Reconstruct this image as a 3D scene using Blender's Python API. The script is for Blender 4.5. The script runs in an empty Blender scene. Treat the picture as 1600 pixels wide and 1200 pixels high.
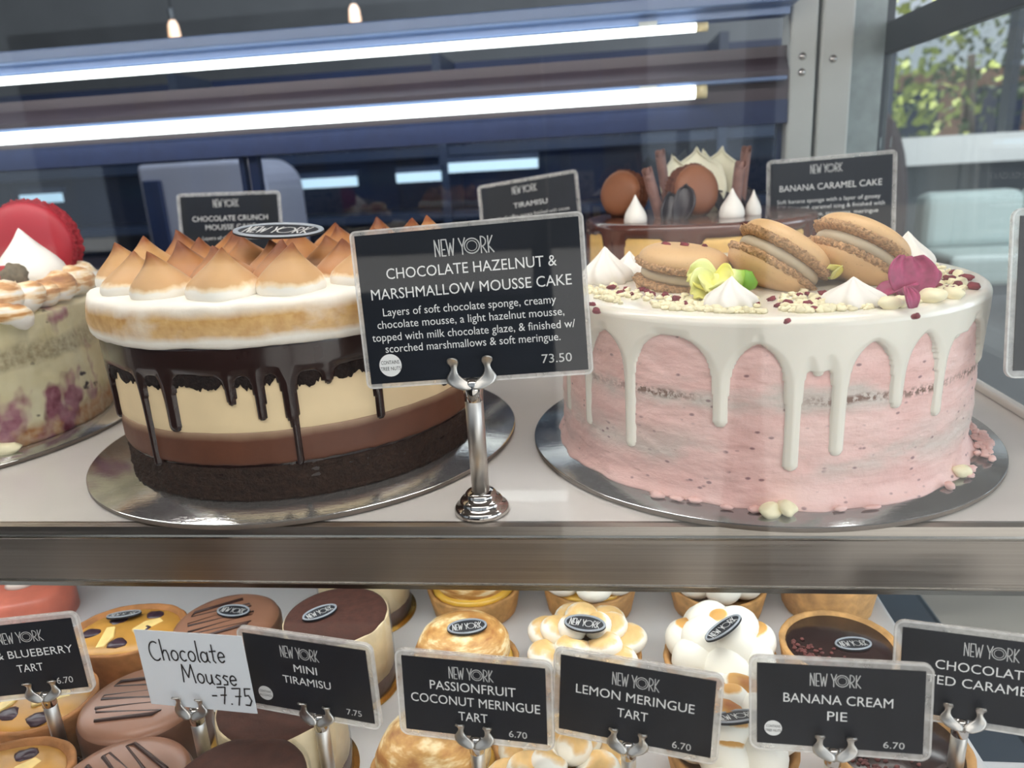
import bpy, math, random
from mathutils import Vector, Matrix, Euler, noise
random.seed(7)
PI = math.pi
S = bpy.context.scene
COL = S.collection

# ------------------------------------------------------------------ camera
F_PX = 1170.26
PITCH, ROLL, YAW = 0.2886, -0.0582, -0.1253
CAM = Vector((0.0, -0.3619, 0.1884))
_f = Vector((math.sin(YAW)*math.cos(PITCH), math.cos(YAW)*math.cos(PITCH), -math.sin(PITCH)))
_r0 = Vector((math.cos(YAW), -math.sin(YAW), 0)); _u0 = _r0.cross(_f)
_r = _r0*math.cos(ROLL) + _u0*math.sin(ROLL)
_u = -_r0*math.sin(ROLL) + _u0*math.cos(ROLL)
cd = bpy.data.cameras.new('camera'); cam = bpy.data.objects.new('camera', cd); COL.objects.link(cam)
cam.matrix_world = Matrix(((_r.x, _u.x, -_f.x, CAM.x), (_r.y, _u.y, -_f.y, CAM.y), (_r.z, _u.z, -_f.z, CAM.z), (0, 0, 0, 1)))
cd.sensor_width = 36; cd.lens = F_PX/1600*36; cd.clip_start = 0.01
cd.dof.use_dof = True; cd.dof.focus_distance = 0.42; cd.dof.aperture_fstop = 9.0
S.camera = cam

# ------------------------------------------------------------------ view, world, daylight
S.view_settings.view_transform = 'Standard'; S.view_settings.look = 'None'
S.view_settings.exposure = 0.0; S.view_settings.gamma = 1.0; S.view_settings.use_curve_mapping = False
W = bpy.data.worlds.new('sky'); S.world = W; W.use_nodes = True
bg = W.node_tree.nodes['Background']; bg.inputs[0].default_value = (0.80, 0.90, 1.0, 1); bg.inputs[1].default_value = 0.7
def area_light(name, loc, rot, sx, sy, power, col):
    l = bpy.data.lights.new(name, 'AREA'); l.shape = 'RECTANGLE'; l.size = sx; l.size_y = sy; l.energy = power; l.color = col
    o = bpy.data.objects.new(name, l); COL.objects.link(o); o.location = loc; o.rotation_euler = rot
    return o
# added front fill over the customers, daylight by the door on the right, added fills for the back counter and the window sill
area_light('front_fill', (-.1, -1.15, 1.70), (math.radians(38), 0, 0), 3.2, .9, 44, (1.0, .965, .92))
area_light('door_daylight', (2.4, -1.70, .45), (math.radians(86), 0, math.radians(14)), 2.4, 1.5, 26, (.90, .95, 1.0))
area_light('side_daylight', (3.6, .2, .6), (math.radians(84), 0, math.radians(90)), 2.4, 1.4, 46, (.80, .88, 1.0))
area_light('counter_fill', (-.5, 1.2, 1.6), (math.radians(20), 0, 0), 1.6, .3, 36, (.85, .93, 1.0))
area_light('sill_fill', (2.4, 2.6, 1.6), (math.radians(35), 0, 0), 1.6, .6, 45, (.95, .98, 1.0))

sl = bpy.data.lights.new('street_sun', 'SUN'); sl.energy = 7.5; sl.angle = .01; sl.color = (1, .96, .9)
so = bpy.data.objects.new('street_sun', sl); COL.objects.link(so); so.rotation_euler = (math.radians(-9), 0, 0)   # high sun from behind the shop: only the street is lit
def ray(px, py):
    return _r*((px-800)/F_PX) - _u*((py-600)/F_PX) + _f
def on_z(px, py, z):
    v = ray(px, py); return CAM + v*((z-CAM.z)/v.z)
def on_y(px, py, y):
    v = ray(px, py); return CAM + v*((y-CAM.y)/v.y)

# ------------------------------------------------------------------ helpers
def lin(c):
    return tuple((x/255/12.92 if x/255 <= 0.04045 else ((x/255+0.055)/1.055)**2.4) for x in c)

def thing(name, label, cat, loc=(0, 0, 0), rot=(0, 0, 0), group=None):
    o = bpy.data.objects.new(name, None); COL.objects.link(o); o.empty_display_size = 0.01
    o.location = loc; o.rotation_euler = rot
    o['label'] = label; o['category'] = cat
    if group: o['group'] = group
    return o
def tag(o, label, cat, group=None, kind=None):
    o['label'] = label; o['category'] = cat
    if group: o['group'] = group
    if kind: o['kind'] = kind
    return o
def dup(root, loc, rot, label, group=None):
    r = root.copy(); COL.objects.link(r); r.location = loc; r.rotation_euler = rot; r['label'] = label
    if group: r['group'] = group
    for ch in list(root.children):
        c = ch.copy(); COL.objects.link(c); c.parent = r
        for g in list(ch.children):
            d = g.copy(); COL.objects.link(d); d.parent = c
    return r

class MB:
    def __init__(s): s.v = []; s.f = []; s.m = []
    def add(s, vs, fs, mi=0):
        b = len(s.v); s.v += [tuple(v) for v in vs]; s.f += [tuple(i+b for i in f) for f in fs]; s.m += [mi]*len(fs)
        return s
    def lathe(s, prof, seg=64, c=(0, 0, 0), fn=None, mi=0, arc=None):
        """prof: list of (r,z); fn(theta, i, r, z)->(r,z)"""
        vs = []; n = len(prof)
        for k in range(seg):
            t = 2*PI*k/seg
            for i, (r, z) in enumerate(prof):
                if fn: r, z = fn(t, i, r, z)
                vs.append((c[0]+r*math.cos(t), c[1]+r*math.sin(t), c[2]+z))
        fs = []
        for k in range(seg):
            a = k*n; b = ((k+1) % seg)*n
            for i in range(n-1):
                fs.append((a+i, b+i, b+i+1, a+i+1))
        return s.add(vs, fs, mi)
    def tube(s, pts, rad, seg=10, mi=0, flat=1.0, up=None):
        pts = [Vector(p) for p in pts]; n = len(pts)
        if not hasattr(rad, '__len__'): rad = [rad]*n
        vs = []; prev = None
        for i, p in enumerate(pts):
            d = (pts[min(i+1, n-1)] - pts[max(i-1, 0)]).normalized()
            if prev is None:
                a = Vector(up) if up else (Vector((0, 0, 1)) if abs(d.z) < 0.9 else Vector((0, 1, 0)))
            else: a = prev
            x = (a - d*a.dot(d)).normalized(); y = d.cross(x); prev = x
            for k in range(seg):
                t = 2*PI*k/seg
                vs.append(p + x*(rad[i]*math.cos(t)*flat) + y*(rad[i]*math.sin(t)))
        fs = [(i*seg+k, i*seg+(k+1) % seg, (i+1)*seg+(k+1) % seg, (i+1)*seg+k) for i in range(n-1) for k in range(seg)]
        fs.append(tuple(range(seg-1, -1, -1))); fs.append(tuple((n-1)*seg+k for k in range(seg)))
        return s.add(vs, fs, mi)
    def box(s, a, b, mi=0):
        x0, y0, z0 = a; x1, y1, z1 = b
        v = [(x, y, z) for x in (x0, x1) for y in (y0, y1) for z in (z0, z1)]
        return s.add(v, [(0, 1, 3, 2), (4, 6, 7, 5), (0, 4, 5, 1), (2, 3, 7, 6), (0, 2, 6, 4), (1, 5, 7, 3)], mi)
    def prism(s, out, d0, d1, axis='y', mi=0):
        """outline of (a,b) extruded; axis y: (a, d, b); axis z: (a,b,d); axis x: (d,a,b)"""
        def P(a, b, d): return (a, d, b) if axis == 'y' else ((a, b, d) if axis == 'z' else (d, a, b))
        n = len(out); vs = [P(a, b, d0) for a, b in out] + [P(a, b, d1) for a, b in out]
        fs = [tuple(range(n-1, -1, -1)), tuple(range(n, 2*n))] + [(i, (i+1) % n, n+(i+1) % n, n+i) for i in range(n)]
        return s.add(vs, fs, mi)
    def ball(s, c, r, seg=20, rings=12, fn=None, rot=None, mi=0):
        rx, ry, rz = r if hasattr(r, '__len__') else (r, r, r)
        vs = [Vector((0, 0, -1))]
        for i in range(1, rings):
            p = -PI/2 + PI*i/rings
            for k in range(seg):
                t = 2*PI*k/seg; vs.append(Vector((math.cos(p)*math.cos(t), math.cos(p)*math.sin(t), math.sin(p))))
        vs.append(Vector((0, 0, 1)))
        fs = [(0, 1+(k+1) % seg, 1+k) for k in range(seg)]
        for i in range(rings-2):
            for k in range(seg):
                a = 1+i*seg+k; b = 1+i*seg+(k+1) % seg; fs.append((a, b, b+seg, a+seg))
        L = len(vs)-1; fs += [(L-seg+k, L-seg+(k+1) % seg, L) for k in range(seg)]
        out = []
        for v in vs:
            m = fn(v) if fn else 1.0
            w = Vector((v.x*rx*m, v.y*ry*m, v.z*rz*m))
            if rot: w = rot @ w
            out.append(w + Vector(c))
        return s.add(out, fs, mi)
    def grid(s, nu, nv, fn, mi=0):
        vs = [fn(i/(nu-1), j/(nv-1)) for i in range(nu) for j in range(nv)]
        return s.add(vs, [(i*nv+j, (i+1)*nv+j, (i+1)*nv+j+1, i*nv+j+1) for i in range(nu-1) for j in range(nv-1)], mi)
    def build(s, name, mats, parent=None, smooth=True, loc=None, rot=None, bevel=None, solid=None, subsurf=0):
        me = bpy.data.meshes.new(name); me.from_pydata(s.v, [], s.f); me.validate()
        mats = mats if isinstance(mats, (list, tuple)) else [mats]
        for m in mats: me.materials.append(m)
        if len(mats) > 1 and len(me.polygons) == len(s.m): me.polygons.foreach_set('material_index', s.m)
        if smooth: me.polygons.foreach_set('use_smooth', [True]*len(me.polygons))
        me.update()
        o = bpy.data.objects.new(name, me); COL.objects.link(o)
        if parent is not None: o.parent = parent
        if loc is not None: o.location = loc
        if rot is not None: o.rotation_euler = rot
        if bevel:
            b = o.modifiers.new('bevel', 'BEVEL'); b.width = bevel; b.segments = 3; b.limit_method = 'ANGLE'; b.angle_limit = math.radians(40)
        if solid:
            b = o.modifiers.new('solid', 'SOLIDIFY'); b.thickness = solid; b.offset = 0
        if subsurf:
            b = o.modifiers.new('sub', 'SUBSURF'); b.levels = subsurf; b.render_levels = subsurf
        return o

def nz(p, sc, seed=0.0):
    return noise.noise(Vector(p)*sc + Vector((seed, seed*1.7, -seed)))

def rrect(w, h, r, n=6, cx=0, cy=0):
    out = []
    for sx, sy, a0 in ((1, 1, 0), (-1, 1, 90), (-1, -1, 180), (1, -1, 270)):
        for k in range(n+1):
            a = math.radians(a0+90*k/n)
            out.append((cx+sx*(w/2-r)+r*math.cos(a), cy+sy*(h/2-r)+r*math.sin(a)))
    return out

# ------------------------------------------------------------------ materials
class NT:
    def __init__(s, name):
        s.mat = bpy.data.materials.new(name); s.mat.use_nodes = True
        s.t = s.mat.node_tree; s.b = s.t.nodes['Principled BSDF']; s.out = s.t.nodes['Material Output']
        s.coord = s.t.nodes.new('ShaderNodeTexCoord')
    def n(s, ty, **kw):
        nd = s.t.nodes.new(ty)
        for k, v in kw.items():
            if isinstance(k, str) and hasattr(nd, k): setattr(nd, k, v)
        return nd
    def link(s, a, b): s.t.links.new(a, b)
    def obj(s, scale=(1, 1, 1)):
        m = s.t.nodes.new('ShaderNodeMapping'); m.inputs['Scale'].default_value = scale
        s.link(s.coord.outputs['Object'], m.inputs['Vector']); return m.outputs['Vector']
    def noise(s, scale, detail=3, vec=None, rough=.55):
        nd = s.t.nodes.new('ShaderNodeTexNoise'); nd.inputs['Scale'].default_value = scale; nd.inputs['Detail'].default_value = detail
        nd.inputs['Roughness'].default_value = rough
        s.link(vec or s.coord.outputs['Object'], nd.inputs['Vector']); return nd.outputs['Fac']
    def voro(s, scale, vec=None):
        nd = s.t.nodes.new('ShaderNodeTexVoronoi'); nd.inputs['Scale'].default_value = scale
        s.link(vec or s.coord.outputs['Object'], nd.inputs['Vector']); return nd.outputs['Distance']
    def ramp(s, fac, stops, interp='LINEAR'):
        nd = s.t.nodes.new('ShaderNodeValToRGB'); cr = nd.color_ramp; cr.interpolation = interp
        while len(cr.elements) < len(stops): cr.elements.new(0.5)
        for e, (p, c) in zip(cr.elements, stops):
            e.position = p; e.color = (*c, 1) if len(c) == 3 else c
        s.link(fac, nd.inputs[0]); return nd.outputs[0]
    def z(s):
        nd = s.t.nodes.new('ShaderNodeSeparateXYZ'); s.link(s.coord.outputs['Object'], nd.inputs[0]); return nd.outputs[2]
    def xyz(s):
        nd = s.t.nodes.new('ShaderNodeSeparateXYZ'); s.link(s.coord.outputs['Object'], nd.inputs[0]); return nd.outputs
    def math(s, op, a, b=None, c=None, clamp=False):
        nd = s.t.nodes.new('ShaderNodeMath'); nd.operation = op; nd.use_clamp = clamp
        for i, x in enumerate((a, b, c)):
            if x is None: continue
            if isinstance(x, (int, float)): nd.inputs[i].default_value = x
            else: s.link(x, nd.inputs[i])
        return nd.outputs[0]
    def mr(s, v, a, b, c=0.0, d=1.0):
        nd = s.t.nodes.new('ShaderNodeMapRange'); nd.clamp = True
        s.link(v, nd.inputs[0])
        for i, x in zip((1, 2, 3, 4), (a, b, c, d)): nd.inputs[i].default_value = x
        return nd.outputs[0]
    def mix(s, fac, a, b):
        nd = s.t.nodes.new('ShaderNodeMix'); nd.data_type = 'RGBA'
        for sock, x in ((nd.inputs[0], fac), (nd.inputs[6], a), (nd.inputs[7], b)):
            if isinstance(x, (int, float)): sock.default_value = x
            elif isinstance(x, tuple): sock.default_value = (*x[:3], 1)
            else: s.link(x, sock)
        return nd.outputs[2]
    def col(s, c):
        if isinstance(c, tuple): s.b.inputs['Base Color'].default_value = (*c[:3], 1)
        else: s.link(c, s.b.inputs['Base Color'])
        return s
    def set(s, **kw):
        for k, v in kw.items():
            key = {'rough': 'Roughness', 'metal': 'Metallic', 'spec': 'Specular IOR Level', 'coat': 'Coat Weight', 'coatr': 'Coat Roughness',
                   'sss': 'Subsurface Weight', 'trans': 'Transmission Weight', 'alpha': 'Alpha', 'emit': 'Emission Strength', 'ior': 'IOR'}[k]
            if isinstance(v, (int, float)): s.b.inputs[key].default_value = v
            else: s.link(v, s.b.inputs[key])
        if 'sss' in kw:
            s.b.inputs['Subsurface Radius'].default_value = (1, .6, .4); s.b.inputs['Subsurface Scale'].default_value = .004
        return s
    def bump(s, h, strength=.3, dist=.001):
        nd = s.t.nodes.new('ShaderNodeBump'); nd.inputs['Strength'].default_value = strength; nd.inputs['Distance'].default_value = dist
        s.link(h, nd.inputs['Height']); s.link(nd.outputs[0], s.b.inputs['Normal']); return s

def simple(name, c, rough=.5, var=.12, nscale=60, bump=0.0, bscale=300, bdist=.0006, **kw):
    m = NT(name); c = lin(c)
    f = m.noise(nscale)
    m.col(m.ramp(f, [(.3, tuple(x*(1-var) for x in c)), (.7, tuple(min(1, x*(1+var)) for x in c))]))
    m.set(rough=rough, **kw)
    if bump: m.bump(m.noise(bscale, 4), bump, bdist)
    return m.mat

def glass_mat(name, tint=(1, 1, 1), base=.045, edge=.5, rough=0.0):
    m = NT(name); t = m.t; t.nodes.remove(m.b)
    tr = t.nodes.new('ShaderNodeBsdfTransparent'); tr.inputs[0].default_value = (*tint, 1)
    gl = t.nodes.new('ShaderNodeBsdfGlossy'); gl.inputs['Roughness'].default_value = rough
    lw = t.nodes.new('ShaderNodeLayerWeight'); lw.inputs[0].default_value = .5
    p = m.math('POWER', lw.outputs['Facing'], 4.0)
    f = m.math('MULTIPLY_ADD', p, edge, base, clamp=True)
    mx = t.nodes.new('ShaderNodeMixShader')
    m.link(f, mx.inputs[0]); m.link(tr.outputs[0], mx.inputs[1]); m.link(gl.outputs[0], mx.inputs[2]); m.link(mx.outputs[0], m.out.inputs[0])
    return m.mat
def milky_mat(name, c, opac, rough=.25):
    m = NT(name); m.col(lin(c)).set(rough=rough)
    t = m.t; tr = t.nodes.new('ShaderNodeBsdfTransparent'); mx = t.nodes.new('ShaderNodeMixShader')
    f = m.ramp(m.noise(160, 4), [(.35, (opac*.8,)*3), (.65, (min(1, opac*1.2),)*3)])
    m.link(f, mx.inputs[0]); m.link(tr.outputs[0], mx.inputs[1]); m.link(m.b.outputs[0], mx.inputs[2]); m.link(mx.outputs[0], m.out.inputs[0])
    return m.mat
def emit_mat(name, c, s):
    m = NT(name); m.col((.8, .8, .8)); m.b.inputs['Emission Color'].default_value = (*c, 1); m.b.inputs['Emission Strength'].default_value = s
    return m.mat
def steel_mat(name, c, rough=.25, brush=(4, 900, 900), bs=.15):
    m = NT(name); m.set(metal=1.0)
    v = m.obj(brush); f = m.noise(1.0, 3, v)
    cc = lin(c)
    m.col(m.ramp(f, [(.3, tuple(x*.9 for x in cc)), (.7, tuple(min(1, x*1.08) for x in cc))]))
    m.set(rough=m.mr(f, .2, .8, rough*.8, rough*1.25)); m.bump(f, bs*.5, .0002)
    return m.mat
def toast_mat(name, z0, z1, white=(244, 238, 226), gold=(206, 158, 102), brown=(132, 74, 36), nscale=60, amp=.30, hi=.95, rough=.5, t0=.22):
    """white meringue scorched towards its top"""
    m = NT(name)
    t = m.mr(m.z(), z0, z1, 0, 1)
    n = m.math('MULTIPLY_ADD', m.math('SUBTRACT', m.noise(nscale, 4), .5), amp, t)
    c = m.ramp(n, [(t0, lin(white)), (t0+.06, lin((238, 212, 170))), (t0+.12, lin(gold)), (max(.68, t0+.2), lin(tuple(int(g*.92) for g in gold))), (hi, lin(brown))])
    m.col(c).set(rough=rough, spec=.35).bump(m.noise(500, 3), .12, .0005)
    return m.mat

MAT = {}
MAT['shelf'] = simple('white_shelf', (214, 210, 205), .22, .03, 20, coat=.3)
MAT['tray'] = simple('white_tray', (222, 222, 224), .3, .03, 20)
MAT['steel'] = steel_mat('brushed_steel', (176, 168, 160), .32)
MAT['steel_edge'] = steel_mat('polished_steel_edge', (185, 178, 168), .16)
MAT['chrome'] = steel_mat('polished_chrome', (196, 192, 188), .09, (40, 40, 40), .02)
MAT['clip'] = steel_mat('clip_metal', (206, 202, 196), .36, (60, 60, 60), .04)
MAT['post'] = simple('grey_post', (176, 178, 174), .45, .05, 12)
MAT['post_dark'] = simple('dark_frame', (52, 58, 64), .4, .08, 12)
MAT['header'] = simple('header_metal', (70, 60, 66), .35, .1, 8)
MAT['navy'] = simple('navy_panel', (34, 46, 76), .25, .15, 6)
MAT['rail'] = simple('fixture_rail', (104, 124, 160), .35, .05, 10)
MAT['tube'] = emit_mat('tube_glow', (.93, 1.0, .97), 4.5)
MAT['tube_cap'] = simple('tube_end_cap', (222, 206, 160), .4)
MAT['glass'] = glass_mat('front_glass', (.985, .99, .99), .028, .5)
MAT['rear_glass'] = glass_mat('rear_glass', (.80, .86, .94), .06, .5)
MAT['end_glass'] = glass_mat('end_glass', (.93, .96, .96), .05, .6)
MAT['case_dark'] = simple('case_base', (84, 98, 112), .4, .1, 10)

def foil(name, c, rough=.22, bs=.28):
    m = NT(name); m.set(metal=.9, rough=rough)
    n = m.noise(160, 5, m.obj((1, 2.5, 1)))
    m.col(m.ramp(m.noise(40), [(.3, tuple(x*.9 for x in lin(c))), (.7, lin(c))])).bump(n, bs, .0012)
    return m.mat
MAT['foil'] = foil('silver_foil', (206, 206, 204), .10, .13)
MAT['foil_smooth'] = foil('plain_silver_foil', (176, 178, 180), .14, .08)
MAT['foil_edge'] = simple('board_edge', (112, 100, 90), .5)
MAT['gold'] = foil('gold_foil', (214, 172, 86), .25)

MAT['ch_sponge'] = simple('dark_sponge', (50, 32, 22), .85, .35, 220, .9, 420, .003)
MAT['ch_mousse'] = simple('chocolate_mousse', (98, 58, 40), .55, .1, 50, .25, 260)
def layer_mat():
    m = NT('chocolate_mousse_layer'); b = m.ramp(m.noise(50), [(.3, lin((92, 54, 37))), (.7, lin((104, 62, 43)))])
    zz = m.math('MULTIPLY_ADD', m.math('SUBTRACT', m.noise(40, 3), .5), .004, m.z())
    m.col(m.mix(m.ramp(m.mr(zz, .034, .046), [(.35, (0, 0, 0)), (.75, (.75,)*3)]), b, lin((176, 146, 118)))).set(rough=.5).bump(m.noise(260, 4), .2, .0006); return m.mat
MAT['ch_mousse'] = layer_mat()
MAT['hz_mousse'] = simple('hazelnut_mousse', (238, 212, 168), .5, .05, 40, .15, 200)
MAT['crumb'] = simple('black_crumb', (34, 20, 16), .9, .4, 240, 1.0, 380, .004)
MAT['glaze_dark'] = simple('dark_glaze', (44, 29, 27), .2, .12, 40, .1, 120, coat=.25)
MAT['glaze_milk'] = simple('milk_glaze', (120, 84, 66), .3, .1, 40)
MAT['drizzle'] = simple('dark_drizzle', (62, 40, 36), .3)
MAT['peak'] = toast_mat('scorched_peak', .0, .0265, nscale=70)
MAT['peak2'] = toast_mat('deeper_scorched_peak', -.003, .0235, gold=(186, 128, 76), brown=(112, 58, 26), nscale=60)

def disc_mat():
    m = NT('scorched_meringue_side')
    z = m.math('MULTIPLY_ADD', m.math('SUBTRACT', m.noise(38, 4), .5), .007, m.z())
    band = m.ramp(m.mr(z, 0, .0275), [(.16, (0, 0, 0)), (.30, (.9,)*3), (.62, (1, 1, 1)), (.80, (.25,)*3), (.90, (0, 0, 0))])
    nn = m.ramp(m.noise(30, 5, m.obj((1, 1, 1.6))), [(.26, (.25,)*3), (.5, (1, 1, 1))])
    fac = m.math('MULTIPLY', band, nn)
    gold = m.ramp(m.noise(140, 4), [(.3, lin((196, 146, 84))), (.7, lin((226, 184, 120)))])
    m.col(m.mix(fac, lin((246, 239, 226)), gold)).set(rough=.5, spec=.35).bump(m.noise(220, 4), .3, .0009)
    return m.mat
MAT['disc'] = disc_mat()

def frosting_mat():
    m = NT('pink_frosting')
    p = m.noise(14, 4, m.obj((1, 1, 2.0)))
    base = m.ramp(m.noise(26, 3, m.obj((1, 1, 2.4))), [(.3, lin((230, 182, 174))), (.7, lin((242, 204, 196)))])
    # thin places where the sponge shows through
    thin = m.ramp(p, [(.46, (0, 0, 0)), (.58, (1, 1, 1))])
    zz = m.math('MULTIPLY_ADD', m.math('SUBTRACT', m.noise(30, 4), .5), .012, m.z())
    band = m.ramp(m.mr(zz, .035, .085), [(.30, (0, 0, 0)), (.42, (.9,)*3), (.60, (.9,)*3), (.72, (0, 0, 0))])
    low = m.ramp(m.mr(zz, .01, .05), [(.1, (0, 0, 0)), (.4, (.8,)*3), (.9, (.0,)*3)])
    mask = m.math('MULTIPLY', thin, m.math('MAXIMUM', band, low))
    c = m.mix(mask, base, lin((202, 192, 182)))
    # the dark crumb line
    z2 = m.math('MULTIPLY_ADD', m.math('SUBTRACT', m.noise(60, 3), .5), .004, m.z())
    line = m.ramp(m.mr(z2, .052, .066), [(.30, (0, 0, 0)), (.45, (1, 1, 1)), (.6, (1, 1, 1)), (.75, (0, 0, 0))])
    grit = m.ramp(m.noise(420, 4), [(.42, (0, 0, 0)), (.55, (1, 1, 1))])
    where = m.ramp(m.noise(9, 2, m.obj((1, 1, .1))), [(.42, (0, 0, 0)), (.52, (1, 1, 1))])
    c = m.mix(m.math('MULTIPLY', m.math('MULTIPLY', line, grit), where), c, lin((120, 88, 74)))
    # berry seeds
    v = m.voro(130, m.obj((1, 1, 1.8)))
    pick = m.ramp(m.noise(70, 1), [(.5, (0, 0, 0)), (.58, (1, 1, 1))])
    sp = m.math('MULTIPLY', m.ramp(v, [(.12, (1, 1, 1)), (.24, (0, 0, 0))]), pick)
    c = m.mix(m.math('MULTIPLY', sp, .8), c, lin((128, 92, 100)))
    m.col(c).set(rough=.5, spec=.4, sss=.08)
    h = m.math('ADD', m.noise(60, 5, m.obj((1, 1, 3))), m.math('ADD', m.math('MULTIPLY', m.noise(320, 3), .35), m.math('MULTIPLY', m.ramp(m.voro(48, m.obj((1, 1, 2.6))), [(.08, (0, 0, 0)), (.2, (1, 1, 1))]), .25)))
    m.bump(h, .6, .0018)
    return m.mat
MAT['frosting'] = frosting_mat()
MAT['white_glaze'] = simple('white_glaze', (236, 230, 216), .2, .02, 30, .03, 90, coat=.2, sss=.1)
MAT['white_choc'] = simple('white_chocolate', (244, 234, 196), .4, .05, 100)
MAT['meringue_white'] = simple('white_meringue', (236, 231, 222), .55, .02, 50, .1, 300)
def mac_mat(name, c):
    m = NT(name); c = lin(c)
    base = m.ramp(m.noise(30, 2), [(.3, tuple(x*.9 for x in c)), (.7, c)])
    v = m.voro(420); sp = m.math('MULTIPLY', m.ramp(v, [(.1, (1, 1, 1)), (.2, (0, 0, 0))]), .35)
    m.col(m.mix(sp, base, tuple(x*.45 for x in c))).set(rough=.5, spec=.4).bump(m.noise(500, 3), .1, .0004)
    return m.mat
MAT['mac'] = mac_mat('tan_macaron', (218, 178, 128))
MAT['mac_foot'] = simple('tan_macaron_foot', (198, 156, 112), .85, .4, 520, 1.0, 520, .003)
MAT['mac_fill'] = simple('caramel_filling', (196, 180, 152), .4, .05)
MAT['mac_red'] = mac_mat('red_macaron', (166, 38, 50))
MAT['mac_red_foot'] = simple('red_macaron_foot', (150, 28, 40), .8, .25, 420, .8, 500, .002)
MAT['mac_brown'] = mac_mat('brown_macaron', (150, 94, 62))
MAT['mac_brown_foot'] = simple('brown_macaron_foot', (110, 60, 36), .8, .25, 420, .8, 500, .002)
MAT['rasp'] = simple('dried_raspberry', (122, 16, 38), .6, .4, 300, .6, 700, .001)
MAT['petal_pink'] = simple('magenta_petal', (160, 52, 96), .5, .3, 180, .3, 300)
def flower_mat():
    m = NT('yellow_petal')
    f = m.math('MULTIPLY_ADD', m.math('SUBTRACT', m.noise(120, 3), .5), .008, m.xyz()[0])
    m.col(m.ramp(m.mr(f, -.02, .024), [(.1, lin((236, 226, 60))), (.5, lin((240, 238, 150))), (.72, lin((230, 236, 160))), (.85, lin((150, 190, 70)))])).set(rough=.45)
    return m.mat
MAT['flower'] = flower_mat()
MAT['pale_green'] = simple('pale_green_calyx', (214, 226, 140), .45, .1, 120)
MAT['leaf_green'] = simple('green_tip', (120, 170, 60), .45, .1, 120)

def berry_mat():
    m = NT('berry_trifle_side')
    cream = m.ramp(m.noise(40, 3), [(.3, lin((214, 202, 160))), (.7, lin((228, 220, 188)))])
    zz = m.math('MULTIPLY_ADD', m.math('SUBTRACT', m.noise(22, 3), .5), .02, m.z())
    sp1 = m.ramp(m.mr(zz, 0, .11), [(.06, lin((186, 128, 80))), (.12, (0, 0, 0)), (.13, (0, 0, 0))])
    sponge = m.ramp(m.mr(zz, 0, .11), [(.5, (0, 0, 0)), (.55, (1, 1, 1)), (.64, (1, 1, 1)), (.7, (0, 0, 0)), (.92, (0, 0, 0)), (.96, (1, 1, 1))])
    gr = m.ramp(m.noise(260, 4), [(.3, lin((150, 138, 110))), (.7, lin((200, 190, 160)))])
    c = m.mix(sponge, cream, gr)
    basek = m.ramp(m.mr(zz, 0, .11), [(.12, (1, 1, 1)), (.18, (0, 0, 0))])
    c = m.mix(basek, c, m.ramp(m.noise(120, 4), [(.35, lin((180, 120, 66))), (.65, lin((206, 180, 150)))]))
    b = m.ramp(m.noise(24, 3, m.obj((1, 1, .8))), [(.55, (0, 0, 0)), (.62, (1, 1, 1))])
    c = m.mix(b, c, m.ramp(m.noise(60, 3), [(.3, lin((112, 44, 60))), (.5, lin((164, 110, 124))), (.7, lin((190, 150, 150)))]))
    d = m.ramp(m.noise(30, 3, m.obj((1.3, 1.3, 1.9))), [(.66, (0, 0, 0)), (.70, (1, 1, 1))])
    c = m.mix(d, c, lin((58, 44, 50)))
    m.col(c).set(rough=.5).bump(m.noise(200, 4), .3, .001)
    return m.mat
MAT['berry_side'] = berry_mat()
MAT['acetate'] = glass_mat('acetate_film', (.96, .97, .97), .06, .45, .05)
def swirl_ribbon_mat():
    m = NT('scorched_swirl')
    v = m.noise(1.0, 3, m.obj((26, 26, 150)))
    f = m.math('MULTIPLY_ADD', m.math('SUBTRACT', m.noise(70, 3), .5), .35, m.math('MULTIPLY_ADD', m.mr(m.z(), -.006, .022), .22, v))
    m.col(m.ramp(f, [(.50, lin((246, 242, 234))), (.60, lin((238, 212, 170))), (.68, lin((206, 152, 96))), (.84, lin((150, 96, 54)))])).set(rough=.5, spec=.35).bump(v, .4, .001)
    return m.mat
MAT['swirl'] = swirl_ribbon_mat()
MAT['strawberry'] = simple('strawberry_red', (176, 40, 44), .3, .2, 160, .4, 500)
MAT['calyx'] = simple('dried_green_leaf', (104, 92, 70), .7, .3, 200)
MAT['mango'] = simple('yellow_green_fruit', (190, 190, 70), .4, .1)

MAT['card'] = simple('black_card', (20, 25, 34), .45, .2, 30, spec=.32)
MAT['card_white'] = simple('white_card', (226, 230, 234), .5, .02, 40)
MAT['ink'] = simple('white_print', (232, 232, 230), .5, .02)
MAT['ink_grey'] = simple('grey_print', (205, 205, 203), .5, .02)
MAT['ink_dark'] = simple('dark_print', (30, 30, 36), .5, .02)
MAT['sleeve'] = milky_mat('clear_sleeve', (226, 223, 218), .36)
MAT['sleeve_edge'] = milky_mat('sleeve_edge', (236, 234, 230), .5, .15)
MAT['sticker'] = simple('white_sticker', (236, 236, 234), .5, .02)
MAT['plaque'] = simple('plaque_black', (30, 33, 40), .6, .15, 60)
MAT['plaque_rim'] = simple('plaque_silver', (150, 156, 164), .35, .1, 60)

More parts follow.
